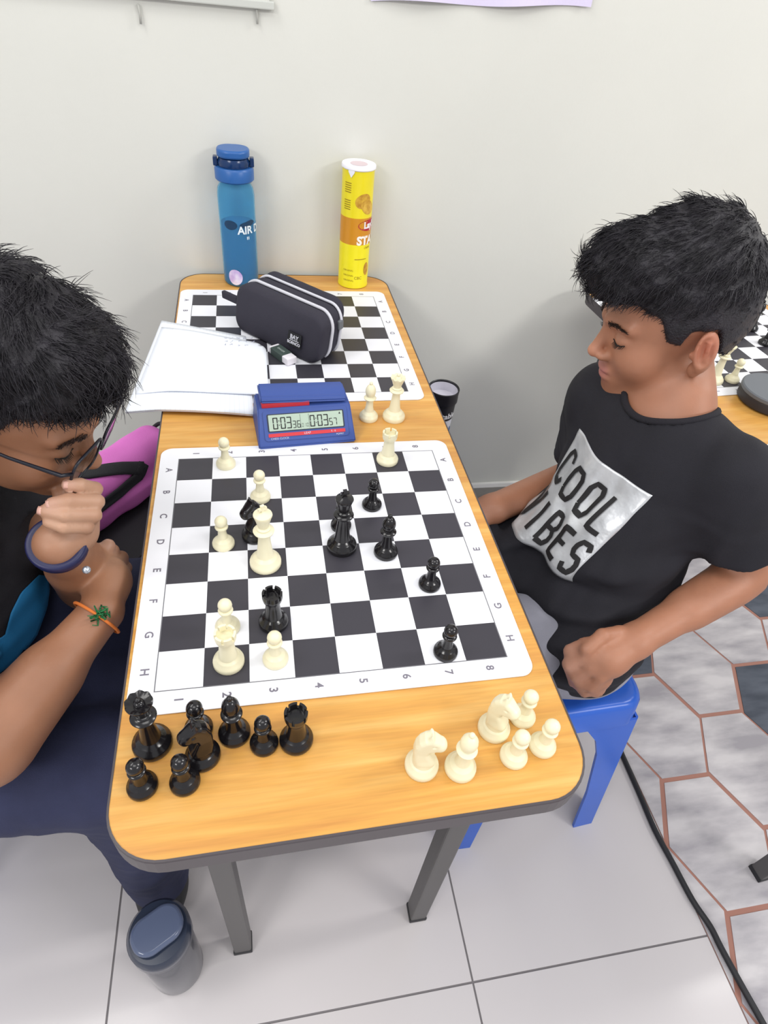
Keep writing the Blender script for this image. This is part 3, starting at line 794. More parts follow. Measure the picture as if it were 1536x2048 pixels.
MB().add(*cyl_blob(RCN + 0.0003, camA + 0.98, 0.042, 0.008, 0.014)).build('printed_crisp', m_chip, cn, fix=False)
pr = MB()
for a, z0, z1 in ((-0.62, 0.196, 0.214), (-0.62, 0.164, 0.184)):
    for k in range(5): pr.add(*cyl_patch(RCN + 0.0003, camA + a - 0.25, camA + a + 0.22, z0 + 0.0042 * k, z0 + 0.0042 * k + 0.0016, 6, 1))
for k in range(3):
    v, f = wrap_text('ORIGINAL', 0.0052, RCN + 0.0003, camA - 0.35 + 0.02 * k, 0.040 - 0.011 * k); pr.add(v, f)
v, f = wrap_text('CRISPS', 0.006, RCN + 0.0003, camA + 0.95, 0.088); pr.add(v, f)
v, f = wrap_text('CBC', 0.0090, RCN + 0.0003, camA + 0.35, 0.024); pr.add(v, f)
pr.add(*cyl_patch(RCN + 0.0003, camA + 0.05, camA + 0.9, 0.0640, 0.0655, 10, 1))
pr.build('small_print', mat('can_small_print', (150, 122, 22), 0.6), cn, fix=False)

m_bottle = mat('blue_translucent', (150, 214, 244), 0.08, trans=0.88, ior=1.12)
m_bwater = mat('blue_water', (124, 194, 234), 0.05, trans=0.7, ior=1.15)
m_cap = mat('navy_cap', (40, 92, 158), 0.35)
m_capd = mat('dark_cap', (18, 48, 92), 0.2)
bt = empty('water_bottle', (0.0915, 1.001, TT + 0.0002), 0, 'translucent blue water bottle with a blue flip lid at the back of the table', 'bottle')
RB = 0.0365
outer = [(0.028, 0.0), (RB - 0.003, 0.001), (RB, 0.005), (RB, 0.178), (RB - 0.002, 0.190), (RB - 0.007, 0.199), (RB - 0.007, 0.203)]
MB().lathe([(0, 0.0)] + outer + [(r - 0.0022, z) for r, z in outer[::-1][:-2]] + [(0.0, 0.006)], 48).build('body', m_bottle, bt, auto=50)
MB().lathe([(0, 0.0068), (RB - 0.0031, 0.0068), (RB - 0.0031, 0.125), (0, 0.125)], 40).build('water', m_bwater, bt, auto=40)
cp = MB().lathe([(0, 0.2032), (RB - 0.002, 0.2032), (RB + 0.001, 0.206), (RB + 0.001, 0.224), (RB - 0.002, 0.228), (RB - 0.010, 0.2285), (0, 0.2285)], 48).build('lid_ring', m_cap, bt, auto=40)
MB().lathe([(0, 0.2286), (0.030, 0.2286), (0.031, 0.236), (0.028, 0.243), (0.024, 0.2445), (0, 0.2445)], 40).build('spout_cover', m_capd, bt, auto=40)
camB = math.atan2(CAM[1] - 1.0, CAM[0] - 0.09)
flp = MB(); flp.prism(rrect(-0.031, -0.030, 0.031, 0.030, 0.026, 8), 0.2446, 0.259)
fo = flp.build('flip_cap', m_cap, bt, auto=60)
bv = fo.modifiers.new('b', 'BEVEL'); bv.width = 0.004; bv.segments = 3
for sx in (-1, 1):
    h = MB().box((sx * 0.0345, 0.0, 0.236), (0.0042, 0.008, 0.008), bev=0.002).build('hinge', m_capd, bt)
MB().add(*cyl_blob(RB + 0.0006, camB - 0.35, 0.022, 0.0155, 0.0165)).build('sticker', mat('sticker_lilac', (236, 230, 244), 0.5, col2=(176, 140, 206), nscale=45), bt, fix=False)
pr = MB(); v, f = wrap_text('AIR DO', 0.021, RB + 0.0006, camB + 0.92, 0.118, 0.0006, tilt=0.0); pr.add(v, f)
for a in (0.46, 0.55): pr.add(*cyl_patch(RB + 0.0006, camB + a, camB + a + 0.05, 0.100, 0.106, 2, 1))
pr.build('lettering', mat('bottle_white_print', (226, 236, 242), 0.5), bt, fix=False)
m_bp = mat('bottle_dark_print', (18, 56, 88), 0.5)
MB().add(*cyl_blob(RB + 0.0004, camB - 0.42, 0.128, 0.014, 0.009)).build('dark_print', m_bp, bt, fix=False)
MB().add(*cyl_blob(RB + 0.0004, camB + 0.55, 0.130, 0.014, 0.007, warp=0.3)).build('dark_print', m_bp, bt, fix=False)

# tumbler on a low stool right of the table
def make_stool(loc, rz, label):
    t = empty('plastic_stool', loc, rz, label, 'stool', 'blue plastic stools')
    h = 0.43; a = 0.118
    bm = bmesh.new()
    def ring(pl, z): return [bm.verts.new((x, y, z)) for x, y in pl]
    sq = lambda q, r: rrect(-q, -q, q, q, r, 5)
    rs = [ring(sq(a - 0.012, 0.030), h - 0.004), ring(sq(a - 0.004, 0.034), h), ring(sq(a + 0.004, 0.036), h - 0.003), ring(sq(a + 0.008, 0.036), h - 0.012), ring(sq(a + 0.012, 0.036), h - 0.058), ring(sq(a + 0.008, 0.034), h - 0.058), ring(sq(a + 0.002, 0.032), h - 0.014), ring(sq(a - 0.012, 0.03), h - 0.010)]
    n = len(rs[0])
    bm.faces.new(rs[0]); bm.faces.new(rs[-1][::-1])
    for q in range(len(rs) - 1):
        for i in range(n): bm.faces.new((rs[q][i], rs[q + 1][i], rs[q + 1][(i + 1) % n], rs[q][(i + 1) % n]))
    MB().bm(bm).build('seat', m_blue, t, auto=50)
    MB().lathe([(0.016, h - 0.0008), (0.022, h + 0.0006), (0.024, h - 0.001)], 24).build('seat_hole_rim', m_blue, t)
    for sx in (-1, 1):
        for sy in (-1, 1):
            v = []; f = []; K = 8
            for k in range(K + 1):
                s_ = k / K; z = (h - 0.05) * (1 - s_) ; o = a + 0.010 + 0.032 * s_; w = 0.068 - 0.020 * min(1, s_ * 1.6) + (0.035 * (1 - s_ / 0.25) ** 2 if s_ < 0.25 else 0)
                tck = 0.006
                P2 = [(o - w, o), (o, o), (o, o - w), (o - tck, o - w), (o - tck, o - tck), (o - w, o - tck)]
                P2[1] = (o - 0.006, o - 0.002); P2.insert(2, (o - 0.002, o - 0.006))
                v += [(sx * x, sy * y, z) for x, y in P2]
            m_ = 7
            for k in range(K):
                for j in range(m_): f.append((k * m_ + j, k * m_ + (j + 1) % m_, (k + 1) * m_ + (j + 1) % m_, (k + 1) * m_ + j))
            f.append(tuple(range(m_))); f.append(tuple(K * m_ + j for j in range(m_)))
            MB().add(v, f).build('leg', m_blue, t, auto=40)
    return t
stool1 = make_stool((0.587, 0.190, 0), 0.03, 'blue plastic stool under the boy with the silver-print shirt')
stool2 = dup(stool1, (0.372, 0.650, 0), 0.0, 'blue plastic stool tucked under the table carrying the tumbler')
stool3 = dup(stool1, (-0.578, 0.215, 0), 0.0, 'blue plastic stool under the boy with glasses')
tb = empty('tumbler', (0.474, 0.650, 0.4305), 0, 'white tumbler with a black collar standing beyond the table edge', 'tumbler')
R1 = 0.029
m_tw = mat('tumbler_white', (226, 228, 238), 0.35); m_tk = mat('tumbler_black', (24, 24, 30), 0.4)
MB().lathe([(0, 0.0), (0.0215, 0), (0.0225, 0.002), (0.0262, 0.170), (0, 0.170)], 40).build('body', m_tw, tb, auto=40)
MB().lathe([(0, 0.1702), (0.0268, 0.1702), (0.0282, 0.205), (0.0305, 0.207), (0.0305, 0.216), (0.0300, 0.218), (0.0312, 0.232), (0.0300, 0.2335), (0.0284, 0.232), (0.0268, 0.212), (0, 0.210)], 40).build('collar', m_tk, tb, auto=40)
MB().lathe([(0, 0.2102), (0.0262, 0.2106), (0.0280, 0.2290), (0.0272, 0.2295), (0.0250, 0.2125), (0, 0.2125)], 40).build('inner_cup', mat('tumbler_inside', (206, 204, 214), 0.35), tb, auto=40)
camT = math.atan2(CAM[1] - 0.650, CAM[0] - 0.474)
pr = MB(); v, f = wrap_text('Suitable', 0.017, 0.0278, camT + 0.45, 0.1815, 0.0005); pr.add(v, f); pr.build('lettering', mat('tumbler_print', (236, 236, 240), 0.5), tb, fix=False)
MB().add(*cyl_blob(0.0262, camT + 1.25, 0.130, 0.006, 0.022)).build('blue_print', mat('tumbler_blue', (70, 110, 170), 0.5), tb, fix=False)

# ------------------------------------------------------------------ notebook, eraser, pencil case
nbk = empty('notebook', (0.03, 0.64, TT + 0.0022), 0, 'open ruled notebook with a turned-over page hanging off the left table edge', 'notebook')
def paper(lines, name):
    m = bpy.data.materials.new(name); m.use_nodes = True; nt = m.node_tree; b = nt.nodes['Principled BSDF']
    tc = nt.nodes.new('ShaderNodeTexCoord'); sp = nt.nodes.new('ShaderNodeSeparateXYZ'); nt.links.new(tc.outputs['UV'], sp.inputs[0])
    fr = nmath(nt, 'FRACT', nmath(nt, 'MULTIPLY', sp.outputs[0], lines))
    ln = nmath(nt, 'MULTIPLY', nmath(nt, 'LESS_THAN', fr, 0.12), 0.22)
    mx = nt.nodes.new('ShaderNodeMix'); mx.data_type = 'RGBA'; nt.links.new(ln, mx.inputs[0])
    mx.inputs[6].default_value = (*lin((236, 240, 248)), 1); mx.inputs[7].default_value = (*lin((184, 190, 206)), 1)
    nt.links.new(mx.outputs[2], b.inputs['Base Color']); b.inputs['Roughness'].default_value = 0.6
    return m
def sheet(c4, zf, thick, name, m, par, nu=24, nv=24, round_=0.0):
    """bilinear sheet over corners c4 (near-left, near-right, far-right, far-left), height zf(u, v)"""
    c4 = [np.array(c) for c in c4]; v = []; uv = []; f = []
    for j in range(nv + 1):
        for i in range(nu + 1):
            u, w = i / nu, j / nv
            p = (c4[0] * (1 - u) + c4[1] * u) * (1 - w) + (c4[3] * (1 - u) + c4[2] * u) * w
            if round_ and u > 1 - round_ and w > 1 - round_:      # rounded, curled far-right corner
                a_, b_ = (u - 1 + round_) / round_, (w - 1 + round_) / round_
                r_ = math.hypot(a_, b_)
                if r_ > 1: 
                    a2_, b2_ = a_ / r_, b_ / r_
                    u2, w2 = 1 - round_ + a2_ * round_, 1 - round_ + b2_ * round_
                    p = (c4[0] * (1 - u2) + c4[1] * u2) * (1 - w2) + (c4[3] * (1 - u2) + c4[2] * u2) * w2
            v.append((p[0] - nbk.location.x, p[1] - nbk.location.y, zf(u, w))); uv.append((u, w))
    for j in range(nv):
        for i in range(nu): f.append((j * (nu + 1) + i, j * (nu + 1) + i + 1, (j + 1) * (nu + 1) + i + 1, (j + 1) * (nu + 1) + i))
    me = bpy.data.meshes.new(name); me.from_pydata(v, [], f)
    ul = me.uv_layers.new(name='UVMap')
    for lp in me.loops: ul.data[lp.index].uv = uv[lp.vertex_index]
    o = link(name, me, m, par, True)
    so = o.modifiers.new('t', 'SOLIDIFY'); so.thickness = thick; so.offset = 1
    return o
m_pap = paper(26, 'ruled_paper'); m_pap2 = paper(1, 'plain_paper')
c_low = [(-0.088, 0.500), (0.108, 0.478), (0.098, 0.735), (-0.058, 0.797)]
sag = lambda u, w: 0.0015 + 0.004 * math.sin(u * 3.0) * (1 - w) - (0.004 * (0.25 - u) / 0.25 * (1 - w) if u < 0.25 else 0)
sheet(c_low, sag, 0.0012, 'cover', mat('notebook_cover', (206, 204, 214), 0.4), nbk)
sheet([(x, y) for x, y in c_low], lambda u, w: sag(u, w) + 0.0016, 0.0030, 'page_block', m_pap, nbk)
sheet([(-0.078, 0.545), (0.133, 0.528), (0.134, 0.694), (-0.055, 0.765)], lambda u, w: sag(u, w) + 0.0060 + 0.010 * max(0, w - 0.55) * math.sin(u * 2.6) + 0.0012 * math.sin(u * 7), 0.0014, 'turned_page', m_pap2, nbk, round_=0.14)
ink = MB()
for k in range(14):
    x = 0.062 + 0.012 * (k % 5) + random.uniform(-.002, .002) - nbk.location.x; y = 0.706 - 0.013 * (k // 5) + random.uniform(-.002, .002) - nbk.location.y
    z = 0.0175; s_ = 0.0035
    ink.tube([(x + random.uniform(-s_, s_), y + random.uniform(-s_, s_), z + 0.0002 * q) for q in range(4)], 0.0004, 4)
ink_o = ink.build('pencil_writing', mat('pencil_grey', (150, 156, 176), 0.7), nbk)

R_e = Matrix.Rotation(math.radians(-58), 3, 'Z')
er = empty('eraser', (0.163, 0.664, TT + 0.0022), math.radians(-58), 'white eraser in a dark paper sleeve beside the notebook', 'eraser')
MB().box((0, 0, 0.007), (0.029, 0.0105, 0.0065), bev=0.0018).build('rubber', mat('eraser_white', (236, 232, 238), 0.7), er)
sl = MB().box((-0.005, 0, 0.007), (0.018, 0.0111, 0.0071), bev=0.001).build('sleeve', mat('eraser_sleeve', (70, 84, 80), 0.5), er)
pr = MB(); v, f = text_mesh('ERASER', 0.0062); pr.add([(x - 0.005, y, 0.01425) for x, y, z in v], f); pr.build('sleeve_print', mat('sleeve_print', (190, 200, 196), 0.5), sl, fix=False)

def make_case():
    A_ = np.array([0.074, 0.778]); B_ = np.array([0.222, 0.625]); d = (B_ - A_); L = np.linalg.norm(d); d /= L
    t = empty('pencil_case', (*((A_ + B_) / 2), TT + 0.0022), math.atan2(d[1], d[0]), 'black zip pencil case with pale piping standing behind the notebook', 'pencil case')
    m = mat('case_fabric', (46, 44, 56), 0.75, bump=0.35, bscale=900); mw = mat('pale_piping', (206, 206, 214), 0.5)
    hl = L / 2
    # local: x along the front face, y away from the camera (depth), z up; three padded compartments
    def slab(y0, y1, sx, h, name, mm, lean=0.0, k=0.010):
        pl = rrect(-hl * sx, 0.0, hl * sx, h, 0.028, 6)
        def f(P):
            q = P.copy(); q[:, 1] -= lean * q[:, 2]
            d2 = poly2d(q[:, 0], q[:, 2], rrect(-hl * sx, 0.0, hl * sx * 1.0, h, 0.026, 5))
            mid, hw = (y0 + y1) / 2, (y1 - y0) / 2
            bulge = 0.004 * np.clip(1 - (q[:, 0] / hl) ** 2, 0, 1) * np.clip(1 - ((q[:, 2] - h / 2) / (h / 2)) ** 2, 0, 1)
            return smax(d2, np.abs(q[:, 1] - mid) - hw - bulge + fold(P, 3, 0.0006, 120), k)
        ax = (np.arange(-hl - 0.012, hl + 0.014, 0.003, dtype=np.float32), np.arange(y0 - 0.012, y1 + 0.05, 0.003, dtype=np.float32), np.arange(-0.006, h + 0.012, 0.003, dtype=np.float32))
        o, V = sdf_obj(name, f, ax, mm, t); return o
    slab(0.0, 0.030, 1.0, 0.088, 'front_compartment', m, 0.18)
    slab(0.031, 0.056, 0.97, 0.090, 'middle_compartment', m, 0.18)
    slab(0.057, 0.076, 0.90, 0.098, 'back_compartment', m, 0.18)
    def piping(y, sx, h, r, name):
        pl = rrect(-hl * sx + 0.001, 0.001, hl * sx - 0.001, h - 0.001, 0.030, 8)
        pts = [(x, y + 0.18 * z, z) for x, z in pl]
        # skip the bottom edge
        i0 = max(range(len(pts)), key=lambda i: (pts[i][2] < 0.012, pts[i][0]))
        pts = pts[4:32]
        return MB().tube(pts, r, 7).build(name, mw, t, smooth=True)
    piping(0.029, 1.012, 0.0900, 0.0030, 'zip_piping'); piping(0.0565, 0.985, 0.0920, 0.0026, 'zip_piping')
    MB().box((-hl - 0.020, 0.018, 0.050), (0.020, 0.004, 0.007), bev=0.002).build('side_strap', m, t)
    MB().box((hl - 0.004, 0.064, 0.062), (0.005, 0.006, 0.008), bev=0.002).build('zip_pull', mat('zip_metal', (120, 124, 128), 0.4, metal=0.4), t)
    tg = MB().box((0.052, -0.0062 + 0.18 * 0.036, 0.036), (0.0155, 0.0008, 0.0125), Matrix.Rotation(-0.18, 3, 'X')).build('woven_tag', mat('tag_black', (18, 18, 22), 0.6), t)
    pr = MB()
    for body, z0, sz in (('BAY', 0.0405, 0.0105), ('~~~~~', 0.0355, 0.0075), ('BORNCO', 0.0300, 0.0070)):
        v, f = text_mesh(body, sz, 0.0003); pr.add([(0.052 + x, -0.0078 + 0.18 * (z0 + y), z0 + y) for x, y, z in v], f)
    pr.build('tag_lettering', mat('tag_print', (214, 214, 222), 0.6), tg, fix=False)
    return t
make_case()

# ------------------------------------------------------------------ floor items
m_smoke = mat('smoky_plastic', (150, 150, 158), 0.12, trans=0.7, ior=1.25)
m_lidb = mat('bottle_lid_dark', (44, 52, 70), 0.22)
fb = empty('drink_bottle', (-0.066, -0.084, 0.0004), 0.5, 'smoky clear drink bottle with a dark lid standing on the floor', 'bottle')
KB = 1.17
def kb(p): return [(r * KB, z * KB) for r, z in p]
prof = [(0.026, 0.0), (0.0345, 0.003), (0.0355, 0.010), (0.0355, 0.145), (0.0330, 0.155)]
MB().lathe(kb([(0, 0)] + prof + [(r - 0.002, z) for r, z in prof[::-1][:-1]] + [(0, 0.006)]), 40).build('body', m_smoke, fb, auto=50)
MB().lathe(kb([(0, 0.0068), (0.0332, 0.0068), (0.0332, 0.085), (0, 0.085)]), 36).build('drink', mat('grey_drink', (150, 148, 154), 0.2, trans=0.35), fb, auto=40)
MB().lathe(kb([(0, 0.1555), (0.0365, 0.1555), (0.0385, 0.158), (0.0385, 0.180), (0.0345, 0.187), (0, 0.188)]), 40).build('lid', m_lidb, fb, auto=40)
lc = MB(); lc.prism(rrect(-0.037, -0.026, 0.037, 0.026, 0.024, 8), 0.2205, 0.234); lo = lc.build('flip_cap', mat('flip_cap_grey', (86, 96, 122), 0.16), fb, auto=60)
bv = lo.modifiers.new('b', 'BEVEL'); bv.width = 0.005; bv.segments = 3
MB().tube([(0.0415 * math.cos(a), 0.0415 * math.sin(a), 0.176 + 0.012 * math.sin(a)) for a in np.linspace(0.4, 2.7, 12)], 0.0035, 8).build('carry_loop', m_black_rub, fb, smooth=True)

cpx = [(1215, 1440), (1232, 1480), (1258, 1540), (1280, 1590), (1310, 1660), (1345, 1725), (1385, 1800), (1420, 1852), (1442, 1895), (1480, 1965), (1525, 2045), (1560, 2110), (1610, 2200)]
def on_floor(x, y, z=0.0):
    d = at(x, y, 1.0) - CAM; return CAM + d * (z - CAM[2]) / d[2]
cp_ = [on_floor(x, y, 0.006) for x, y in cpx]
cp_ = [np.array([cp_[0][0] - 0.02, 0.9, 0.006]), np.array([cp_[0][0] - 0.005, 0.6, 0.006])] + cp_
fine = []
for i in range(len(cp_) - 1):
    p0, p1, p2, p3 = cp_[max(i - 1, 0)], cp_[i], cp_[i + 1], cp_[min(i + 2, len(cp_) - 1)]
    for k in range(5):
        t = k / 5; fine.append(0.5 * ((2 * p1) + (-p0 + p2) * t + (2 * p0 - 5 * p1 + 4 * p2 - p3) * t * t + (-p0 + 3 * p1 - 3 * p2 + p3) * t ** 3))
fine.append(cp_[-1])
cb = MB().tube(fine, 0.0058, 8).build('power_cable', m_black_rub, smooth=True)
tag(cb, 'black cable lying along the seam between square and hexagon tiles', 'cable')
# ------------------------------------------------------------------ black chair and pink bag behind the boy with glasses
m_bseat = mat('black_seat', (44, 42, 48), 0.6, bump=0.3, bscale=500)
ch = empty('black_chair', (-0.215, 0.60, 0), math.radians(-40), 'black padded chair seat under the pink bag', 'chair')
MB().prism(rrect(-0.03, -0.125, 0.19, 0.20, 0.04, 6), 0.425, 0.462).build('seat', m_bseat, ch)
for sx in (-1, 1):
    for sy in (-1, 1): MB().tube([(0.08 + sx * 0.08, 0.04 + sy * 0.12, 0.424), (0.08 + sx * 0.09, 0.04 + sy * 0.13, 0.002)], 0.011, 10).build('leg', m_legm, ch, auto=40)
bg = empty('pink_bag', (-0.180, 0.560, 0.4660), math.atan2(0.76, 0.65), 'pink bag with black straps lying on the black chair', 'bag')
m_pink = mat('pink_fabric', (232, 124, 212), 0.7, bump=0.25, bscale=700, noise=0.06, nscale=14)
m_strap = mat('black_webbing', (44, 44, 48), 0.8, bump=0.4, bscale=700)
def bag_f(P):
    d = rbox(P, (0, 0.006, 0.049), (0.175, 0.046, 0.047), np.eye(3), 0.034)
    d = smin(d, rbox(P, (0.0, -0.030, 0.026), (0.165, 0.022, 0.024), np.eye(3), 0.018), 0.010)
    d = smax(d, -cone(P, (-0.3, -0.046, 0.052), (0.3, -0.046, 0.058), 0.004, 0.004), 0.006)
    return d + fold(P, 11, 0.0022, 45)
bax = (np.arange(-0.19, 0.195, 0.005, dtype=np.float32), np.arange(-0.09, 0.09, 0.005, dtype=np.float32), np.arange(-0.008, 0.115, 0.004, dtype=np.float32))
sdf_obj('bag_body', bag_f, bax, m_pink, bg)
def strap(pts2, w, name, par, m, f, up, off=0.003):
    """ribbon laid on the surface of f along path points, dropped along 'up'"""
    pts2 = np.array(pts2, float); P = []
    for i in range(len(pts2) - 1):
        for k in range(8): P.append(pts2[i] + (pts2[i + 1] - pts2[i]) * k / 8)
    P.append(pts2[-1]); P = np.array(P); up = np.array(up, float); up /= np.linalg.norm(up)
    T = np.gradient(P, axis=0); T /= np.linalg.norm(T, axis=1, keepdims=True)
    v = []; fs = []; rows = 5
    side = np.cross(T, up); side /= np.linalg.norm(side, axis=1, keepdims=True) + 1e-9
    for j in range(rows):
        Q = march(f, P + side * (j / (rows - 1) - 0.5) * w - up * 0.2, up); N = grad(f, Q)
        v.append(Q + N * off)
    n = len(P); V = np.concatenate(v)
    for j in range(rows - 1):
        for i in range(n - 1): fs.append((j * n + i, j * n + i + 1, (j + 1) * n + i + 1, (j + 1) * n + i))
    o = MB().add(V, fs).build(name, m, par, smooth=True)
    so = o.modifiers.new('t', 'SOLIDIFY'); so.thickness = 0.003; so.offset = 0
    return o
dn = (0, 0.7, -0.7)
strap([(-0.045, 0.035, 0.096), (-0.015, 0.0, 0.094), (0.040, -0.030, 0.088), (0.074, -0.042, 0.074)], 0.022, 'strap', bg, m_strap, bag_f, dn)
strap([(0.078, -0.040, 0.082), (0.060, -0.044, 0.066), (0.01, -0.046, 0.060), (-0.06, -0.046, 0.054), (-0.13, -0.046, 0.048)], 0.018, 'strap', bg, m_strap, bag_f, dn)
MB().tube([(0.176, 0.04 - 0.07 * t, 0.070 + 0.024 * math.sin(PI * t)) for t in np.linspace(0, 1, 12)], 0.004, 8).build('black_piping', m_strap, bg, smooth=True)

# ------------------------------------------------------------------ people
def skin_mat(name, rough=0.5):
    m = bpy.data.materials.new(name); m.use_nodes = True; nt = m.node_tree; b = nt.nodes['Principled BSDF']
    a = nt.nodes.new('ShaderNodeAttribute'); a.attribute_name = 'tone'
    tc = nt.nodes.new('ShaderNodeTexCoord'); n = nt.nodes.new('ShaderNodeTexNoise'); n.inputs['Scale'].default_value = 35; n.inputs['Detail'].default_value = 5
    nt.links.new(tc.outputs['Object'], n.inputs['Vector'])
    mx = nt.nodes.new('ShaderNodeMix'); mx.data_type = 'RGBA'; mx.blend_type = 'MULTIPLY'; mx.inputs[0].default_value = 0.22
    nt.links.new(a.outputs['Color'], mx.inputs[6]); nt.links.new(n.outputs[0], mx.inputs[7])
    nt.links.new(mx.outputs[2], b.inputs['Base Color']); b.inputs['Roughness'].default_value = rough
    b.inputs['Subsurface Weight'].default_value = 0.12; b.inputs['Subsurface Radius'].default_value = (0.010, 0.004, 0.002); b.inputs['Subsurface Scale'].default_value = 0.4
    n2 = nt.nodes.new('ShaderNodeTexNoise'); n2.inputs['Scale'].default_value = 420; nt.links.new(tc.outputs['Object'], n2.inputs['Vector'])
    bp = nt.nodes.new('ShaderNodeBump'); bp.inputs['Strength'].default_value = 0.12; bp.inputs['Distance'].default_value = 0.001
    nt.links.new(n2.outputs[0], bp.inputs['Height']); nt.links.new(bp.outputs[0], b.inputs['Normal'])
    return m
m_hair = mat('black_hair', (38, 35, 42), 0.45, noise=0.4, nscale=60, spec=0.45, bump=0.8, bscale=420)
m_lash = mat('dark_lash', (28, 20, 18), 0.7)
m_brow = mat('brow_hair', (58, 40, 34), 0.7)
m_nail = mat('fingernail', (206, 160, 146), 0.35)

def head_sdf(Q):
    """face towards +y, up +z, metres before scaling; eyes at z = 0"""
    d = ell(Q, (0, -0.006, 0.038), (0.0745, 0.094, 0.078))
    d = smin(d, ell(Q, (0, 0.036, -0.006), (0.0595, 0.061, 0.080)), 0.02)
    d = smin(d, ell(Q, (0, 0.036, -0.064), (0.0490, 0.050, 0.042)), 0.03)
    d = smin(d, ell(Q, (0, 0.074, -0.094), (0.0190, 0.0165, 0.0150)), 0.022)
    d = smin(d, ell(Q, (0, 0.078, -0.070), (0.0230, 0.0190, 0.0210)), 0.020)        # muzzle
    X = Q.copy(); X[:, 0] = np.abs(X[:, 0])
    d = smin(d, ell(X, (0.036, 0.062, -0.034), (0.0235, 0.0250, 0.0250)), 0.022)    # cheek
    d = smin(d, cone(X, (0.008, 0.0960, 0.0200), (0.044, 0.0790, 0.0190), 0.0075, 0.0060), 0.016)   # brow ridge
    d = smax(d, -ell(X, (0.0315, 0.1060, 0.0010), (0.0175, 0.0150, 0.0100)), 0.014)  # eye socket
    d = smin(d, ell(X, (0.0315, 0.0800, -0.0010), (0.0150, 0.0135, 0.0115)), 0.004)  # lidded eye
    d = smax(d, -cone(X, (0.0190, 0.0950, -0.0062), (0.0445, 0.0860, -0.0058), 0.0012, 0.0010), 0.0015)
    n = cone(Q, (0, 0.0950, 0.0040), (0, 0.1120, -0.0300), 0.0070, 0.0092)
    n = smin(n, ell(Q, (0, 0.1120, -0.0320), (0.0100, 0.0095, 0.0085)), 0.006)
    n = smin(n, ell(X, (0.0118, 0.1015, -0.0365), (0.0078, 0.0105, 0.0068)), 0.005)
    d = smin(d, n, 0.010)
    d = smax(d, -ell(X, (0.0062, 0.1085, -0.0425), (0.0034, 0.0050, 0.0032)), 0.002)
    d = smin(d, ell(Q, (0, 0.0945, -0.0610), (0.0195, 0.0095, 0.0052)), 0.005)       # lips
    d = smin(d, ell(Q, (0, 0.0925, -0.0735), (0.0175, 0.0095, 0.0062)), 0.005)
    d = smax(d, -cone(X, (0.0, 0.1050, -0.0668), (0.0240, 0.0920, -0.0680), 0.0014, 0.0008), 0.0020)
    # ears
    c, s = math.cos(0.32), math.sin(0.32)
    Re = np.array([[c, s, 0], [-s, c, 0], [0, 0, 1.0]])
    e = ell(X, (0.0800, -0.0140, -0.0080), (0.0085, 0.0185, 0.0310), Re)
    e = smin(e, ell(X, (0.0745, -0.0060, -0.0360), (0.0070, 0.0095, 0.0110)), 0.008)
    e = smax(e, -ell(X, (0.0895, -0.0105, -0.0050), (0.0095, 0.0130, 0.0235), Re), 0.0025)
    e = smin(e, cone(X, (0.0835, -0.0150, 0.0080), (0.0830, -0.0130, -0.0200), 0.0034, 0.0030), 0.003)
    e = smin(e, ell(X, (0.0790, 0.0030, -0.0110), (0.0040, 0.0045, 0.0060)), 0.003)
    return smin(d, e, 0.006)
def tone(V, base, spots):
    """per-vertex skin colour: base plus soft spots (centre, radius, colour)"""
    c = np.tile(np.array(lin(base)), (len(V), 1))
    for p, r, col in spots:
        w = np.exp(-(((V - np.asarray(p)) ** 2).sum(1)) / (r * r))[:, None]
        c = c * (1 - w) + np.array(lin(col)) * w
    return c
def set_tone(o, c):
    a = o.data.color_attributes.new('tone', 'FLOAT_COLOR', 'POINT')
    a.data.foreach_set('color', np.concatenate([c, np.ones((len(c), 1))], 1).astype(np.float32).ravel())
def strand_mesh(P, Dr, N, L, rad, seg=4, curl=0.25, droop=None, jit=0.25, tight=0.0):
    """thin tapered three-sided hairs from P along Dr lifted by N"""
    n = len(P); v = np.zeros((n, seg + 1, 3, 3)); L = L[:, None]
    Dr = Dr + rng.normal(size=Dr.shape) * jit; Dr /= np.linalg.norm(Dr, axis=1, keepdims=True)
    B = np.cross(Dr, N); B /= np.linalg.norm(B, axis=1, keepdims=True) + 1e-9
    sw = rng.normal(size=(n, 1)) * curl
    for k in range(seg + 1):
        t = k / seg
        c = P + Dr * L * t + N * L * (0.35 * t * (1 - t) - 0.02) + B * L * sw * t * t
        c = c - N * ((L * t) ** 2) / (2 * 0.075) * tight
        if droop is not None: c = c + np.asarray(droop) * L * t * t
        r = rad * (1 - t) ** 0.6 + 0.00012
        for a in range(3):
            an = 2 * PI * a / 3; v[:, k, a] = c + r * (math.cos(an) * B + math.sin(an) * N)
    idx = np.arange(n)[:, None] * (seg + 1) * 3
    F = []
    for k in range(seg):
        for a in range(3):
            b = (a + 1) % 3; F.append(idx + np.array([[k * 3 + a, k * 3 + b, (k + 1) * 3 + b, (k + 1) * 3 + a]]))
    return v.reshape(-1, 3), np.concatenate(F)
def np_mesh(name, V, Fq, m, parent, smooth=True):
    me = bpy.data.meshes.new(name); me.from_pydata(V.tolist(), [], Fq.tolist()); return link(name, me, m, parent, smooth)
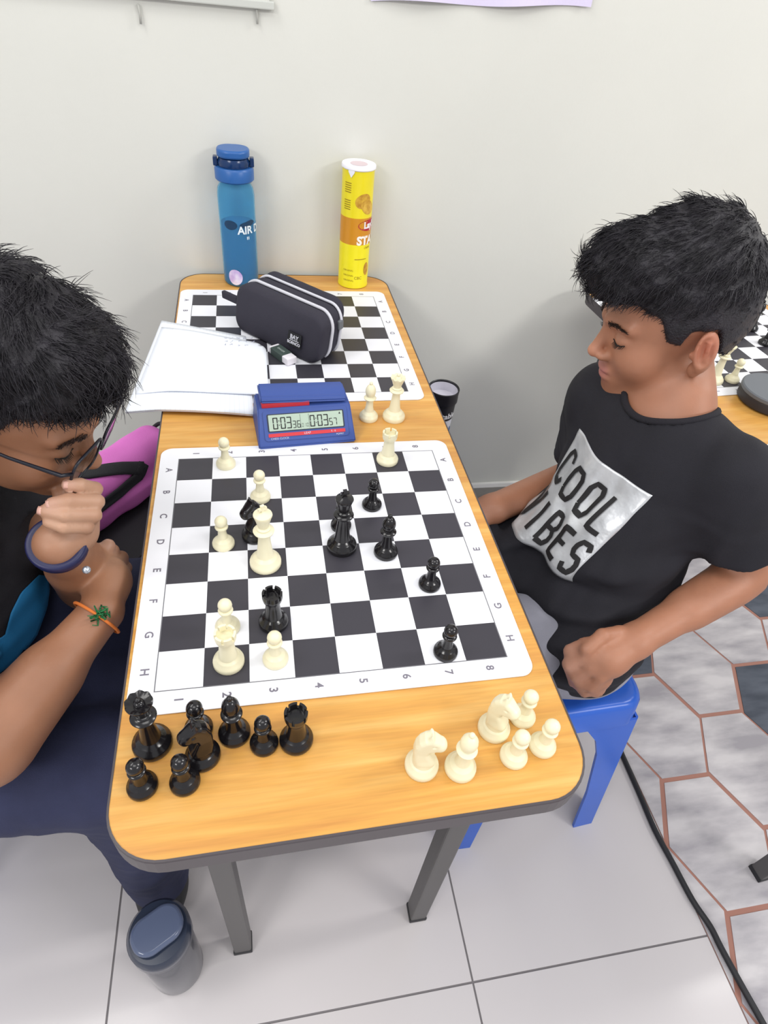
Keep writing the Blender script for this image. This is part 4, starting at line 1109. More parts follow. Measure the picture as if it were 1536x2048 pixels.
def face_details(root, o, F, k, sdf, brow=(0.016, 0.048)):
    for s in (-1, 1):
        t = np.linspace(0, 1, 14)
        lx = s * (0.0185 + 0.0270 * t); lz = -0.0060 - 0.0030 * np.sin(PI * t) + 0.002 * t
        st = o + (np.stack([lx, np.full(14, 0.15), lz], 1) * k) @ F.T
        p = march(sdf, st, -F[:, 1]) 
        mb = MB(); mb.tube(p + F[:, 1] * 0.0004, [0.0007 + 0.0009 * math.sin(PI * a) for a in t], 6)
        for q in range(2, 14): mb.tube([p[q], p[q] + F[:, 1] * 0.004 - F[:, 2] * 0.0025 + F[:, 0] * s * 0.002, p[q] + F[:, 1] * 0.0065 - F[:, 2] * 0.0020 + F[:, 0] * s * 0.004], [0.0005, 0.0004, 0.0001], 4)
        mb.build('eyelashes', m_lash, root, smooth=True)
        n = 150; t = rng.uniform(0, 1, n)
        lx = s * (brow[0] + (brow[1] - brow[0]) * t); lz = 0.0165 + 0.0050 * np.sin(PI * (0.15 + 0.75 * t)) + rng.normal(size=n) * 0.0020 * (1.15 - t)
        st = o + (np.stack([lx, np.full(n, 0.15), lz], 1) * k) @ F.T
        p = march(sdf, st, -F[:, 1]); N = grad(sdf, p)
        Dr = F[:, 0] * s * 0.9 + F[:, 2] * 0.25
        V, Q = strand_mesh(p, np.tile(Dr, (n, 1)), N, rng.uniform(0.006, 0.009, n), 0.00042, 3, 0.1, None, 0.15)
        np_mesh('eyebrow', V, Q, m_brow, root)
def hair_part(root, o, F, k, f_local, flow, n, L0, L1, step=0.0032, rad=0.00055, lift=0.0, name='hair'):
    def f(P): return f_local(((P - np.float32(o)) @ F.astype(np.float32)) / k) * k
    lo = o - 0.23; hi = o + 0.23
    ax = tuple(np.arange(lo[i], hi[i], step, dtype=np.float32) for i in range(3))
    V, Q = surfnet(f, *ax)
    N = grad(f, V); idx = rng.integers(0, len(V), n)
    P = V[idx] - N[idx] * 0.002; Nn = N[idx]
    LQ = ((P - o) @ F) / k
    D_ = flow(LQ) @ F.T
    D_ = D_ - Nn * (D_ * Nn).sum(1, keepdims=True); D_ /= np.linalg.norm(D_, axis=1, keepdims=True) + 1e-9
    low = np.clip((LQ[:, 2] - 0.02) / 0.06, 0.30, 1)
    fly = (rng.uniform(size=(n, 1)) < 0.025) * rng.uniform(0.15, 0.6, (n, 1))
    SV, SF = strand_mesh(P, D_ + Nn * (0.02 + lift * low[:, None] + fly), Nn, rng.uniform(L0, L1, n) * low, rad, 5, 0.2, None, 0.14, 1.0 - (fly > 0))
    VV = np.concatenate([V, SV]); FF = np.concatenate([Q, SF + len(V)])
    return np_mesh(name, VV, FF, m_hair, root)
def finger(P, pts, r0, r1): 
    n = len(pts); return chain(P, pts, [r0 + (r1 - r0) * i / (n - 1) for i in range(n)], 0.002)
def ring_obj(name, c, ax, r, tr, m, parent, sq=1.0, n=28):
    ax = np.array(ax, float); ax /= np.linalg.norm(ax); u = np.cross(ax, [0, 0, 1.0]); u /= np.linalg.norm(u); v = np.cross(ax, u)
    pts = [c + r * (math.cos(a) * u * sq + math.sin(a) * v) for a in np.linspace(0, 2 * PI, n)]
    return MB().tube(pts, tr, 8, caps=False).build(name, m, parent, smooth=True)
def nail(root, tip, prev, up, sz=0.0052):
    t = np.array(tip) - np.array(prev); t /= np.linalg.norm(t); up = np.array(up, float); up -= t * (up @ t); up /= np.linalg.norm(up); s = np.cross(t, up)
    v = []; f = []
    for j in range(4):
        for i in range(5):
            a = (i / 4 - 0.5) * 1.5; y = -0.004 + 0.0095 * j / 3
            v.append(np.array(tip) + t * y + sz * 1.28 * (math.cos(a) * up + math.sin(a) * s) * (1.0 if j < 3 else 0.93))
    for j in range(3):
        for i in range(4): f.append((j * 5 + i, j * 5 + i + 1, (j + 1) * 5 + i + 1, (j + 1) * 5 + i))
    o = MB().add(v, f).build('fingernail', m_nail, root, smooth=True)
    so = o.modifiers.new('t', 'SOLIDIFY'); so.thickness = 0.0006

# ================= boy on the right: black shirt with silver print
RB_ = empty('person', (0.60, 0.20, 0.0), 0, 'boy in a black shirt with a silver print seated on the blue stool', 'person')
def child_world(o):                          # parts are modelled in world space under the root
    o.matrix_parent_inverse = o.parent.matrix_world.inverted() if False else Matrix.Translation(-Vector(o.parent.location))
oR = np.array([0.684, 0.352, 0.953]); FR = frame(79.4, -13.7, -1.1); kR = 0.95
FR32 = FR.astype(np.float32)
NB = np.array([0.702, 0.300, 0.850])
SHL = np.array([0.742, 0.180, 0.812]); SHR = np.array([0.655, 0.405, 0.795])
ELL_ = at(1487, 1150, 0.915); WRL = at(1268, 1283, 0.865)
ELR = np.array([0.705, 0.455, 0.595]); WRR = at(985, 1018, 1.02)
hipc = np.array([0.600, 0.215, 0.508])
KNL = np.array([0.30, 0.17, 0.505]); KNR = np.array([0.30, 0.32, 0.505])
FTL = np.array([0.40, 0.26, 0.05]); FTR = np.array([0.38, 0.36, 0.05])
# near fist: knuckles towards the table, fingers curled under
fR = {'i': [at(1172, 1288, .850), at(1140, 1302, .860), at(1146, 1340, .880), at(1180, 1345, .885)],
      'm': [at(1170, 1312, .845), at(1138, 1328, .856), at(1150, 1364, .878), at(1185, 1365, .885)],
      'r': [at(1180, 1336, .845), at(1152, 1352, .856), at(1168, 1382, .876), at(1200, 1380, .882)],
      'p': [at(1200, 1354, .848), at(1180, 1372, .860), at(1192, 1384, .880), at(1212, 1366, .888)]}
thR = [at(1238, 1268, .860), at(1205, 1272, .845), at(1172, 1300, .838)]
pmR = at(1212, 1315, .858)
# far hand resting below the table edge
hd = np.array([-0.10, -0.02, -0.01]); hd /= np.linalg.norm(hd)
def neckline(P): return cone(P, NB + [0.004, 0.0, 0.010], oR + FR @ np.array([0, -0.014, -0.06]), 0.044, 0.043)
def bodyR(P):
    d = head_sdf(((P - np.float32(oR)) @ FR32) / np.float32(kR)) * kR
    d = smin(d, neckline(P), 0.022)
    d = smin(d, cone(P, SHL, SHR, 0.046, 0.046), 0.035)
    d = smin(d, chain(P, [NB - [0.01, 0, 0.04], (0.66, 0.26, 0.65), hipc], [0.06, 0.070, 0.070], 0.02), 0.03)
    d = smin(d, chain(P, [SHL, ELL_, WRL], [0.039, 0.0305, 0.0230], 0.012), 0.012)
    d = smin(d, cone(P, ELL_ + 0.15 * (WRL - ELL_), ELL_ + 0.50 * (WRL - ELL_), 0.0305, 0.0265), 0.02)
    h = smin(ell(P, pmR, (0.034, 0.027, 0.027)), cone(P, WRL, pmR, 0.0235, 0.026), 0.012)
    for q, r in zip('imrp', (0.0098, 0.0100, 0.0096, 0.0086)):
        h = smin(h, cone(P, pmR, fR[q][0], 0.016, r), 0.008); h = smin(h, finger(P, fR[q], r, r * 0.85), 0.0025)
    h = smin(h, ell(P, at(1190, 1350, .872), (0.026, 0.022, 0.022)), 0.006)
    h = smin(h, finger(P, [pmR] + thR, 0.013, 0.0092), 0.004)
    d = smin(d, h, 0.012)
    d = smin(d, chain(P, [SHR, ELR, WRR], [0.040, 0.034, 0.0245], 0.012), 0.012)
    pc = WRR + hd * 0.045
    g = smin(cone(P, WRR, pc, 0.023, 0.022), ell(P, pc, (0.036, 0.030, 0.016)), 0.01)
    for q in range(4):
        b0 = pc + hd * 0.026 + np.array([0, 0.024 - 0.016 * q, 0]); b1 = b0 + hd * 0.034 + [0, 0, -0.006]; b2 = b1 + hd * 0.026 + [0, 0, -0.014]
        g = smin(g, finger(P, [b0, b1, b2], 0.0088, 0.0072), 0.003)
    g = smin(g, finger(P, [pc + [0.01, -0.022, 0.0], pc + [-0.018, -0.040, -0.004], pc + [-0.044, -0.044, -0.010]], 0.011, 0.0085), 0.004)
    d = smin(d, g, 0.012)
    for kn, ft in ((KNL, FTL), (KNR, FTR)):
        hp = hipc + [0, (kn[1] - 0.245) * 0.95, 0]
        d = smin(d, chain(P, [hp, kn, ft, ft + [-0.10, 0.0, -0.022]], [0.070, 0.052, 0.036, 0.026], 0.015), 0.02)
    return d
axR = (axis(0.20, 0.88, 0.008, [(0.545, 0.80, 0.0024)]), axis(0.0, 0.56, 0.008, [(0.0, 0.10, 0.0040), (0.235, 0.455, 0.0026)]), axis(0.0, 1.09, 0.008, [(0.56, 0.66, 0.0035), (0.835, 1.075, 0.0024)]))
bR, VR = sdf_obj('body', bodyR, axR, None, RB_)
bR.data.materials.append(skin_mat('skin_right'))
def wR(l): return oR + FR @ (np.array(l) * kR)
skR = (172, 118, 91)
set_tone(bR, tone(VR, skR, [(wR((0, 0.1, -0.061)), 0.010, (176, 112, 104)), (wR((0.012, 0.1, -0.062)), 0.009, (176, 112, 104)), (wR((-0.012, 0.1, -0.062)), 0.009, (176, 112, 104)), (wR((0, 0.1, -0.073)), 0.011, (186, 118, 110)),
                           (wR((-0.088, -0.014, 0.0)), 0.020, (188, 116, 92)), (wR((-0.0315, 0.09, 0.004)), 0.012, (170, 118, 92)), (wR((0.0315, 0.09, 0.004)), 0.012, (170, 118, 92)), (wR((0, 0.115, -0.03)), 0.012, (206, 144, 116)),
                           (fR['m'][1], 0.02, (206, 152, 128)), (fR['i'][1], 0.02, (206, 152, 128))]))
face_details(RB_, oR, FR, kR, bodyR)
def hair_loc(thick, fr_c, fr_r, seed, hl, hz, amp, top):
    def f(Q):
        d = ell(Q, (0, -0.008, 0.060), (0.0745 + thick, 0.093, top - 0.060))
        d = smin(d, ell(Q, fr_c, fr_r), 0.03)
        d = smin(d, ell(Q, (0, -0.010, 0.022), (0.0790 + thick * 0.3, 0.0955, 0.090)), 0.012)
        lim = np.interp(Q[:, 1], hl, hz).astype(np.float32)
        d = smax(d, (lim - Q[:, 2]) * 0.8, 0.006)
        d = smax(d, -ell(Q, (0, 0.06, -0.03), (0.0600, 0.052, 0.082)), 0.004)
        return d + (fold(Q, seed, amp, 120) + fold(Q, seed + 1, amp * 0.5, 300)) * np.clip((Q[:, 2] - 0.03) / 0.04, 0.35, 1)
    return f
hairR = hair_loc(0.0065, (0, 0.066, 0.092), (0.062, 0.068, 0.052), 5, [-.12, -.085, -.06, -.038, -.028, .010, .018, .034, .046, .08, .13], [-.02, -.04, -.045, -.02, .020, .024, .000, .004, .040, .056, .050], 0.0028, 0.158)
def flowR(q):
    d = np.stack([0.25 * q[:, 0] / 0.07, 0.9 - 6 * np.clip(-q[:, 1] - 0.03, 0, 0.1), -0.25 - 0.9 * np.clip((np.abs(q[:, 0]) - 0.045) / 0.03, 0, 1) - 8 * np.clip(-q[:, 1] - 0.05, 0, 0.1)], 1)
    return d + 0.30 * np.sin(q[:, [1, 2, 0]] * 55)
hair_part(RB_, oR, FR, kR, hairR, flowR, 15000, 0.014, 0.034, rad=0.00048, lift=0.04)

m_shirt = mat('black_cotton', (29, 28, 36), 0.85, bump=0.35, bscale=900, noise=0.2, nscale=12)
fB = np.array([-0.975, -0.22, 0.0]); lB = np.array([0.22, -0.975, 0.0]); RBm = np.stack([fB, lB, [0, 0, 1.0]], 1)
slL = SHL + 0.60 * (ELL_ - SHL); slR = SHR + 0.62 * (ELR - SHR)
def shirt_open(P): return shirtR(P, False)
def shirtR(P, cut=True):
    d = ell(P, (0.690, 0.290, 0.715), (0.098, 0.138, 0.150), RBm)
    d = smin(d, cone(P, SHL + [-0.008, 0.012, 0.0], SHR + [0.004, -0.010, 0.0], 0.052, 0.052), 0.05)
    d = smin(d, ell(P, (0.640, 0.252, 0.605), (0.105, 0.134, 0.125), RBm), 0.05)
    d = smin(d, ell(P, (0.600, 0.215, 0.525), (0.108, 0.138, 0.088), RBm), 0.045)
    d = smin(d, cone(P, (0.605, 0.150, 0.520), (0.580, 0.130, 0.525), 0.080, 0.078), 0.04)
    d = smin(d, cone(P, (0.62, 0.300, 0.540), (0.490, 0.300, 0.548), 0.090, 0.072), 0.04)
    s1 = cone(P, SHL, slL, 0.056, 0.064); ax = (slL - SHL) / np.linalg.norm(slL - SHL)
    s1 = smax(s1, ((P - np.float32(slL)) @ np.float32(ax)) - 0.004, 0.004)
    s1 = smax(s1, -cone(P, SHL + 0.55 * (slL - SHL), slL + ax * 0.05, 0.045, 0.058), 0.003)
    s2 = cone(P, SHR, slR, 0.056, 0.062); ax2 = (slR - SHR) / np.linalg.norm(slR - SHR)
    s2 = smax(s2, ((P - np.float32(slR)) @ np.float32(ax2)) - 0.004, 0.004)
    d = smin(smin(d, s1, 0.02), s2, 0.02)
    w = fold(P, 21, 0.0048, 42) + fold(P, 22, 0.0020, 95)
    zz = P[:, 2] + 0.25 * P[:, 1] - 0.15 * P[:, 0]
    w = w + 0.0065 * np.sin(zz * 118 + 2.2 * np.sin(P[:, 1] * 17 + P[:, 0] * 9)) * np.exp(-((P[:, 2] - 0.585) / 0.065) ** 2)
    w = w * np.clip((0.86 - P[:, 2]) / 0.14, 0.35, 1.0)
    d = d + w
    if cut:
        nc = cone(P, NB + [-0.012, 0.004, 0.004], NB + [-0.012, 0.012, 0.12], 0.062, 0.090)
        d = smax(d, -nc, 0.003)
    d = smax(d, 0.440 - P[:, 2], 0.01)
    return d
axS = (axis(0.38, 0.90, 0.0040), axis(0.0, 0.56, 0.0040), axis(0.43, 0.90, 0.0040))
sdf_obj('t_shirt', shirtR, axS, m_shirt, RB_)
# silver foil panel with lettering, laid on the chest
m_foil = mat('silver_foil', (214, 216, 220), 0.32, metal=0.4, bump=0.9, bscale=38, noise=0.22, nscale=25)
PC = np.array([0.60, 0.268, 0.700])
def on_chest(u, v, off):
    u = np.asarray(u, float); v = np.asarray(v, float)
    st = PC + 0.12 * fB + u[:, None] * lB + v[:, None] * np.array([0, 0, 1.0])
    p = march(shirtR, st, -fB); return p + grad(shirtR, p, 0.002) * off
PW, PH = 0.081, 0.076
g_u, g_v = np.meshgrid(np.linspace(-PW, PW, 44), np.linspace(-PH, PH, 40))
pv = on_chest(g_u.ravel(), g_v.ravel(), 0.0012)
pf = [(j * 44 + i, j * 44 + i + 1, (j + 1) * 44 + i + 1, (j + 1) * 44 + i) for j in range(39) for i in range(43)]
pn = MB().add(pv, pf).build('silver_print', m_foil, RB_, smooth=True)
so = pn.modifiers.new('t', 'SOLIDIFY'); so.thickness = 0.0008; so.offset = 1
GL = {'C': [[(1, .8), (.8, 1), (.2, 1), (0, .8), (0, .2), (.2, 0), (.8, 0), (1, .2)]],
      'O': [[(0, .2), (0, .8), (.2, 1), (.8, 1), (1, .8), (1, .2), (.8, 0), (.2, 0), (0, .2)]],
      'L': [[(0, 1), (0, 0), (.9, 0)]], 'V': [[(0, 1), (.5, 0), (1, 1)]], 'I': [[(.5, 1), (.5, 0)]],
      'B': [[(0, 0), (0, 1), (.75, 1), (1, .82), (1, .66), (.75, .52), (0, .52)], [(.75, .52), (1, .36), (1, .18), (.75, 0), (0, 0)]],
      'E': [[(1, 1), (0, 1), (0, 0), (1, 0)], [(0, .52), (.8, .52)]],
      'S': [[(1, .82), (.8, 1), (.2, 1), (0, .82), (0, .66), (.2, .52), (.8, .5), (1, .34), (1, .18), (.8, 0), (.2, 0), (0, .18)]]}
def stroke_letters(word, u0, v0, w, h, gap, th):
    mb = MB()
    for i, chh in enumerate(word):
        for line in GL[chh]:
            pts = [np.array([u0 + i * (w + gap) + x * w, v0 + y * h]) for x, y in line]
            den = [pts[0]]
            for a, b in zip(pts[:-1], pts[1:]):
                m_ = max(1, int(np.linalg.norm(b - a) / 0.003))
                den += [a + (b - a) * (k + 1) / m_ for k in range(m_)]
            den = np.array(den); T = np.gradient(den, axis=0); T /= np.linalg.norm(T, axis=1, keepdims=True) + 1e-9
            Nn = np.stack([-T[:, 1], T[:, 0]], 1)
            rows = []
            for s_ in (-1, 0, 1): 
                q = den + Nn * s_ * th / 2; rows.append(on_chest(q[:, 0], q[:, 1], 0.0030))
            n = len(den); v = np.concatenate(rows)
            f = [(r * n + k, r * n + k + 1, (r + 1) * n + k + 1, (r + 1) * n + k) for r in range(2) for k in range(n - 1)]
            mb.add(v, f)
    return mb
m_letter = mat('black_letter', (26, 24, 26), 0.6)
stroke_letters('COOL', -0.067, 0.002, 0.0225, 0.046, 0.0155, 0.0072).build('print_lettering', m_letter, pn, smooth=True)
stroke_letters('VIBES', -0.067, -0.062, 0.0180, 0.046, 0.0130, 0.0072).build('print_lettering', m_letter, pn, smooth=True)
# collar rib where the neck opening meets the cloth
cr_pts = []
for a in np.linspace(0, 2 * PI, 73):
    c0 = NB + [-0.012, 0.004, 0.004]; c1 = NB + [-0.012, 0.012, 0.12]; da = np.array([math.cos(a), math.sin(a), 0])
    L_ = [c0 + 0.062 * (math.cos(p_) * da + math.sin(p_) * np.array([0, 0, 1.0])) for p_ in np.linspace(-1.5, 0, 90)] + [c0 + t_ * (c1 - c0) + (0.062 + 0.028 * t_) * da for t_ in np.linspace(0, 0.9, 90)]
    L_ = np.array(L_)
    sd = shirt_open(L_.astype(np.float32)); k_ = int(np.argmax(sd > 0)); cr_pts.append(L_[k_])
cr_pts = np.array(cr_pts)
cp0 = cr_pts[:-1]
for _ in range(8): cp0 = (np.roll(cp0, 1, 0) + 2 * cp0 + np.roll(cp0, -1, 0)) / 4
cr_pts = np.concatenate([cp0, cp0[:1]]) - np.array([0, 0, 0.0008])
MB().tube(list(cr_pts), 0.0050, 8, caps=False).build('collar', mat('collar_rib', (30, 28, 35), 0.9, bump=0.4, bscale=700), RB_, smooth=True)
m_short = mat('grey_shorts', (150, 150, 162), 0.85, bump=0.3, bscale=700, noise=0.15, nscale=25)
def shortsR(P):
    d = ell(P, (0.600, 0.215, 0.505), (0.090, 0.118, 0.072), RBm)
    for kn in (KNL, KNR):
        hp = hipc + [0, (kn[1] - 0.245) * 0.95, 0]; e = hp + 0.82 * (kn - hp)
        d = smin(d, cone(P, hp, e, 0.084, 0.074), 0.03)
    return smax(d + fold(P, 31, 0.003, 50), 0.434 - P[:, 2], 0.006)
sdf_obj('shorts', shortsR, (axis(0.28, 0.78, 0.006), axis(0.02, 0.45, 0.006), axis(0.42, 0.62, 0.006)), m_short, RB_)
for ft, lb in ((FTL, 0), (FTR, 1)):
    def shoe(P, ft=ft):
        d = ell(P, ft + [-0.04, 0, -0.016], (0.105, 0.042, 0.040)); d = smin(d, ell(P, ft + [0.02, 0, 0.0], (0.05, 0.038, 0.05)), 0.02)
        return smax(d, 0.001 - P[:, 2], 0.004)
    sdf_obj('shoe', shoe, (axis(ft[0] - 0.16, ft[0] + 0.10, 0.006), axis(ft[1] - 0.06, ft[1] + 0.06, 0.006), axis(-0.01, 0.12, 0.006)), m_black_rub, RB_)
for o in RB_.children: child_world(o)

# ================= boy on the left: glasses, hand at his mouth
LB_ = empty('person', (-0.42, 0.21, 0.0), 0, 'boy with glasses and dark shirt resting his chin on his hand', 'person')
oL = np.array([-0.151, 0.253, 0.911]); FL = frame(-104, -25.5, 0); kL = 0.95
FL32 = FL.astype(np.float32)
NBL = np.array([-0.255, 0.262, 0.832]); S2L = np.array([-0.262, 0.385, 0.775]); S2R = np.array([-0.285, 0.120, 0.785])
E2L = at(182, 1162, .845); W2L = at(114, 1088, .672); E2R = at(-28, 1500, .655); W2R = at(203, 1224, .735)
gL = {'i': [at(176, 1005, .700), at(190, 978, .672), at(160, 970, .652), at(137, 970, .646)],
      'm': [at(182, 1022, .700), at(193, 1003, .664), at(135, 1002, .640), at(106, 1008, .636)],
      'r': [at(178, 1040, .698), at(188, 1030, .660), at(130, 1030, .638), at(90, 1022, .636)],
      'p': [at(168, 1060, .692), at(174, 1054, .660), at(128, 1054, .642), at(98, 1044, .640)]}
tL = [at(140, 1068, .690), at(128, 1018, .705), at(120, 985, .705)]
pL = at(146, 1060, .685)
gR = {'i': [at(212, 1128, .775), at(224, 1102, .800), at(200, 1100, .830), at(184, 1112, .845)],
      'm': [at(230, 1134, .780), at(242, 1116, .812), at(222, 1110, .850), at(200, 1120, .865)],
      'r': [at(240, 1150, .782), at(250, 1136, .818), at(235, 1128, .858), at(212, 1135, .872)],
      'p': [at(244, 1170, .778), at(252, 1158, .808), at(240, 1148, .845), at(222, 1150, .858)]}
tR = [at(186, 1172, .760), at(196, 1128, .772), at(216, 1092, .785)]
pR = at(215, 1165, .765)
HPL = np.array([-0.500, 0.215, 0.520])
K2R = np.array([-0.075, 0.038, 0.500]); K2L = np.array([-0.035, 0.290, 0.500]); A2R = np.array([-0.100, 0.040, 0.070]); A2L = np.array([-0.06, 0.30, 0.075])
def bodyL(P):
    d = head_sdf(((P - np.float32(oL)) @ FL32) / np.float32(kL)) * kL
    d = smin(d, cone(P, NBL, oL + FL @ np.array([0, -0.025, -0.055]), 0.050, 0.048), 0.022)
    d = smin(d, cone(P, S2L, S2R, 0.046, 0.046), 0.035)
    d = smin(d, chain(P, [NBL - [0.02, 0, 0.05], (-0.33, 0.24, 0.65), HPL], [0.06, 0.08, 0.09], 0.02), 0.03)
    d = smin(d, chain(P, [S2R, E2R, W2R], [0.042, 0.038, 0.0245], 0.012), 0.012)
    d = smin(d, cone(P, E2R + 0.1 * (W2R - E2R), E2R + 0.5 * (W2R - E2R), 0.040, 0.034), 0.02)
    d = smin(d, chain(P, [S2L, E2L, W2L], [0.042, 0.036, 0.0235], 0.012), 0.012)
    d = smin(d, cone(P, E2L + 0.1 * (W2L - E2L), E2L + 0.5 * (W2L - E2L), 0.036, 0.031), 0.02)
    h = smin(cone(P, W2L, pL, 0.0235, 0.024), ell(P, pL, (0.024, 0.024, 0.026)), 0.012)
    for q, r in zip('imrp', (0.0080, 0.0084, 0.0080, 0.0074)):
        h = smin(h, cone(P, pL, gL[q][0], 0.016, r * 1.1), 0.008); h = smin(h, finger(P, gL[q], r * 1.05, r * 0.88), 0.0022)
    h = smin(h, finger(P, tL, 0.0115, 0.0085), 0.004)
    d = smin(d, h, 0.004)
    h = smin(cone(P, W2R, pR, 0.0240, 0.024), ell(P, pR, (0.028, 0.030, 0.020)), 0.012)
    for q, r in zip('imrp', (0.0092, 0.0095, 0.0090, 0.0082)):
        h = smin(h, cone(P, pR, gR[q][0], 0.017, r * 1.15), 0.008); h = smin(h, finger(P, gR[q], r * 1.05, r * 0.85), 0.0022)
    h = smin(h, finger(P, tR, 0.0125, 0.0092), 0.004)
    d = smin(d, h, 0.006)
    for kn, an in ((K2R, A2R), (K2L, A2L)):
        hp = HPL + [0, -0.150 if kn[1] < 0.1 else 0.080, 0]
        d = smin(d, chain(P, [hp, kn, an, an + [0.01, -0.035, -0.045]], [0.072, 0.052, 0.034, 0.024], 0.015), 0.02)
    return d
axL = (axis(-0.62, 0.06, 0.009, [(-0.27, -0.02, 0.0025)]), axis(-0.06, 0.46, 0.009, [(0.09, 0.37, 0.0026)]), axis(0.0, 1.06, 0.009, [(0.60, 1.03, 0.0026)]))
bL, VL = sdf_obj('body', bodyL, axL, None, LB_)
bL.data.materials.append(skin_mat('skin_left'))
def wL(l): return oL + FL @ (np.array(l) * kL)
pale = (190, 148, 122)
set_tone(bL, tone(VL, (154, 106, 78), [(wL((0, 0.1, -0.066)), 0.014, (130, 80, 74)), (wL((0.0315, 0.09, 0.002)), 0.016, (120, 82, 60)), (pL, 0.030, pale), (gL['m'][1], 0.022, pale), (gL['r'][2], 0.024, pale), (gL['i'][2], 0.018, pale), (gL['p'][2], 0.02, pale),
                           (gL['m'][3], 0.008, (204, 160, 142)), (gL['i'][3], 0.008, (204, 160, 142)), (pR, 0.030, (172, 126, 98)), (gR['m'][0], 0.02, (178, 134, 106)), (tR[2], 0.010, (200, 160, 140))]))
face_details(LB_, oL, FL, kL, bodyL)
nail(LB_, gL['i'][3], gL['i'][2], -RC[2]); nail(LB_, gL['m'][3], gL['m'][2], -RC[2]); nail(LB_, gL['r'][3], gL['r'][2], -RC[2]); nail(LB_, tR[2], tR[1], -RC[2], 0.0062)
hairL = hair_loc(0.013, (0, 0.055, 0.088), (0.068, 0.060, 0.052), 15, [-.12, -.085, -.06, -.038, -.028, .010, .020, .034, .046, .08, .13], [-.03, -.05, -.055, -.02, .010, .020, .014, .028, .050, .062, .056], 0.0034, 0.160)
def flowL(q):
    d = np.stack([0.3 * q[:, 0] / 0.07, 0.8 - 6 * np.clip(-q[:, 1] - 0.03, 0, 0.1), -0.3 - 0.9 * np.clip((np.abs(q[:, 0]) - 0.05) / 0.03, 0, 1)], 1)
    return d + 0.55 * np.sin(q[:, [1, 2, 0]] * 62 + 1.0)
hair_part(LB_, oL, FL, kL, hairL, flowL, 15000, 0.014, 0.034, rad=0.00048, lift=0.08)
# glasses
m_frame = mat('black_frame', (22, 24, 36), 0.3)
m_lens = mat('clear_lens', (236, 244, 244), 0.02, trans=1.0, ior=1.05)
gl = empty('glasses', tuple(wL((0, 0.112, -0.004))), 0); gl.parent = LB_
rim = MB(); ly = 0.1150
def rimpts(s): return [wL((s * 0.0345 + (x), ly - 0.10 * (abs(s * 0.0345 + x) ** 2) / 0.07, 0.000 + z)) for x, z in rrect(-0.0285, -0.0205, 0.0285, 0.0205, 0.012, 5)]
gparts = []
for s in (-1, 1):
    p = rimpts(s); r_ = MB().tube(p + [p[0]], 0.0016, 7).build('lens_rim', m_frame, gl, smooth=True); gparts.append(r_)
    c = np.mean(p, axis=0); n = len(p)
    l_ = MB().add([c] + p, [(0, 1 + k, 1 + (k + 1) % n) for k in range(n)]).build('lens', m_lens, gl); gparts.append(l_)
    so = l_.modifiers.new('t', 'SOLIDIFY'); so.thickness = 0.0012
    tp = [wL((s * 0.0640, ly - 0.006, 0.004)), wL((s * 0.0720, ly - 0.014, 0.004)), wL((s * 0.0795, 0.05, 0.006)), wL((s * 0.0835, 0.0, 0.010)), wL((s * 0.0840, -0.022, 0.000)), wL((s * 0.0820, -0.040, -0.022))]
    gparts.append(MB().tube(tp, [0.0022, 0.0024, 0.0018, 0.0018, 0.002, 0.002], 7).build('temple_arm', m_frame, gl, smooth=True))
gparts.append(MB().tube([wL((-0.0070, ly, 0.004)), wL((0, ly + 0.001, 0.007)), wL((0.0070, ly, 0.004))], 0.0016, 7).build('bridge', m_frame, gl, smooth=True))
for g_ in gparts: g_.matrix_parent_inverse = Matrix.Translation(-Vector(wL((0, 0.112, -0.004))))
# dark shirt
m_shirt2 = mat('dark_navy_cotton', (26, 25, 32), 0.85, bump=0.35, bscale=900, noise=0.2, nscale=14)
sl2L = S2L + 0.55 * (E2L - S2L); sl2R = S2R + 0.62 * (E2R - S2R)
def shirtL(P):
    d = ell(P, (-0.300, 0.250, 0.700), (0.110, 0.142, 0.140))
    d = smin(d, cone(P, S2L + [0, -0.01, 0], S2R + [0, 0.01, 0], 0.054, 0.054), 0.05)
    d = smin(d, ell(P, (-0.345, 0.235, 0.615), (0.160, 0.150, 0.115)), 0.06)
    d = smin(d, ell(P, (-0.460, 0.220, 0.550), (0.150, 0.162, 0.100)), 0.05)
    for a, b in ((S2L, sl2L), (S2R, sl2R)):
        ax_ = (b - a) / np.linalg.norm(b - a)
        s1 = smax(cone(P, a, b, 0.056, 0.060), ((P - np.float32(b)) @ np.float32(ax_)) - 0.004, 0.004)
        d = smin(d, s1, 0.02)
    d = d + fold(P, 41, 0.0045, 40) + fold(P, 42, 0.0018, 90)
    nc = cone(P, NBL + [0.01, 0, 0.006], NBL + [0.05, -0.005, 0.12], 0.062, 0.085)
    return smax(smax(d, -nc, 0.006), 0.455 - P[:, 2], 0.01)
sdf_obj('t_shirt', shirtL, (axis(-0.64, -0.06, 0.0052), axis(-0.02, 0.47, 0.0052), axis(0.44, 0.87, 0.0052)), m_shirt2, LB_)
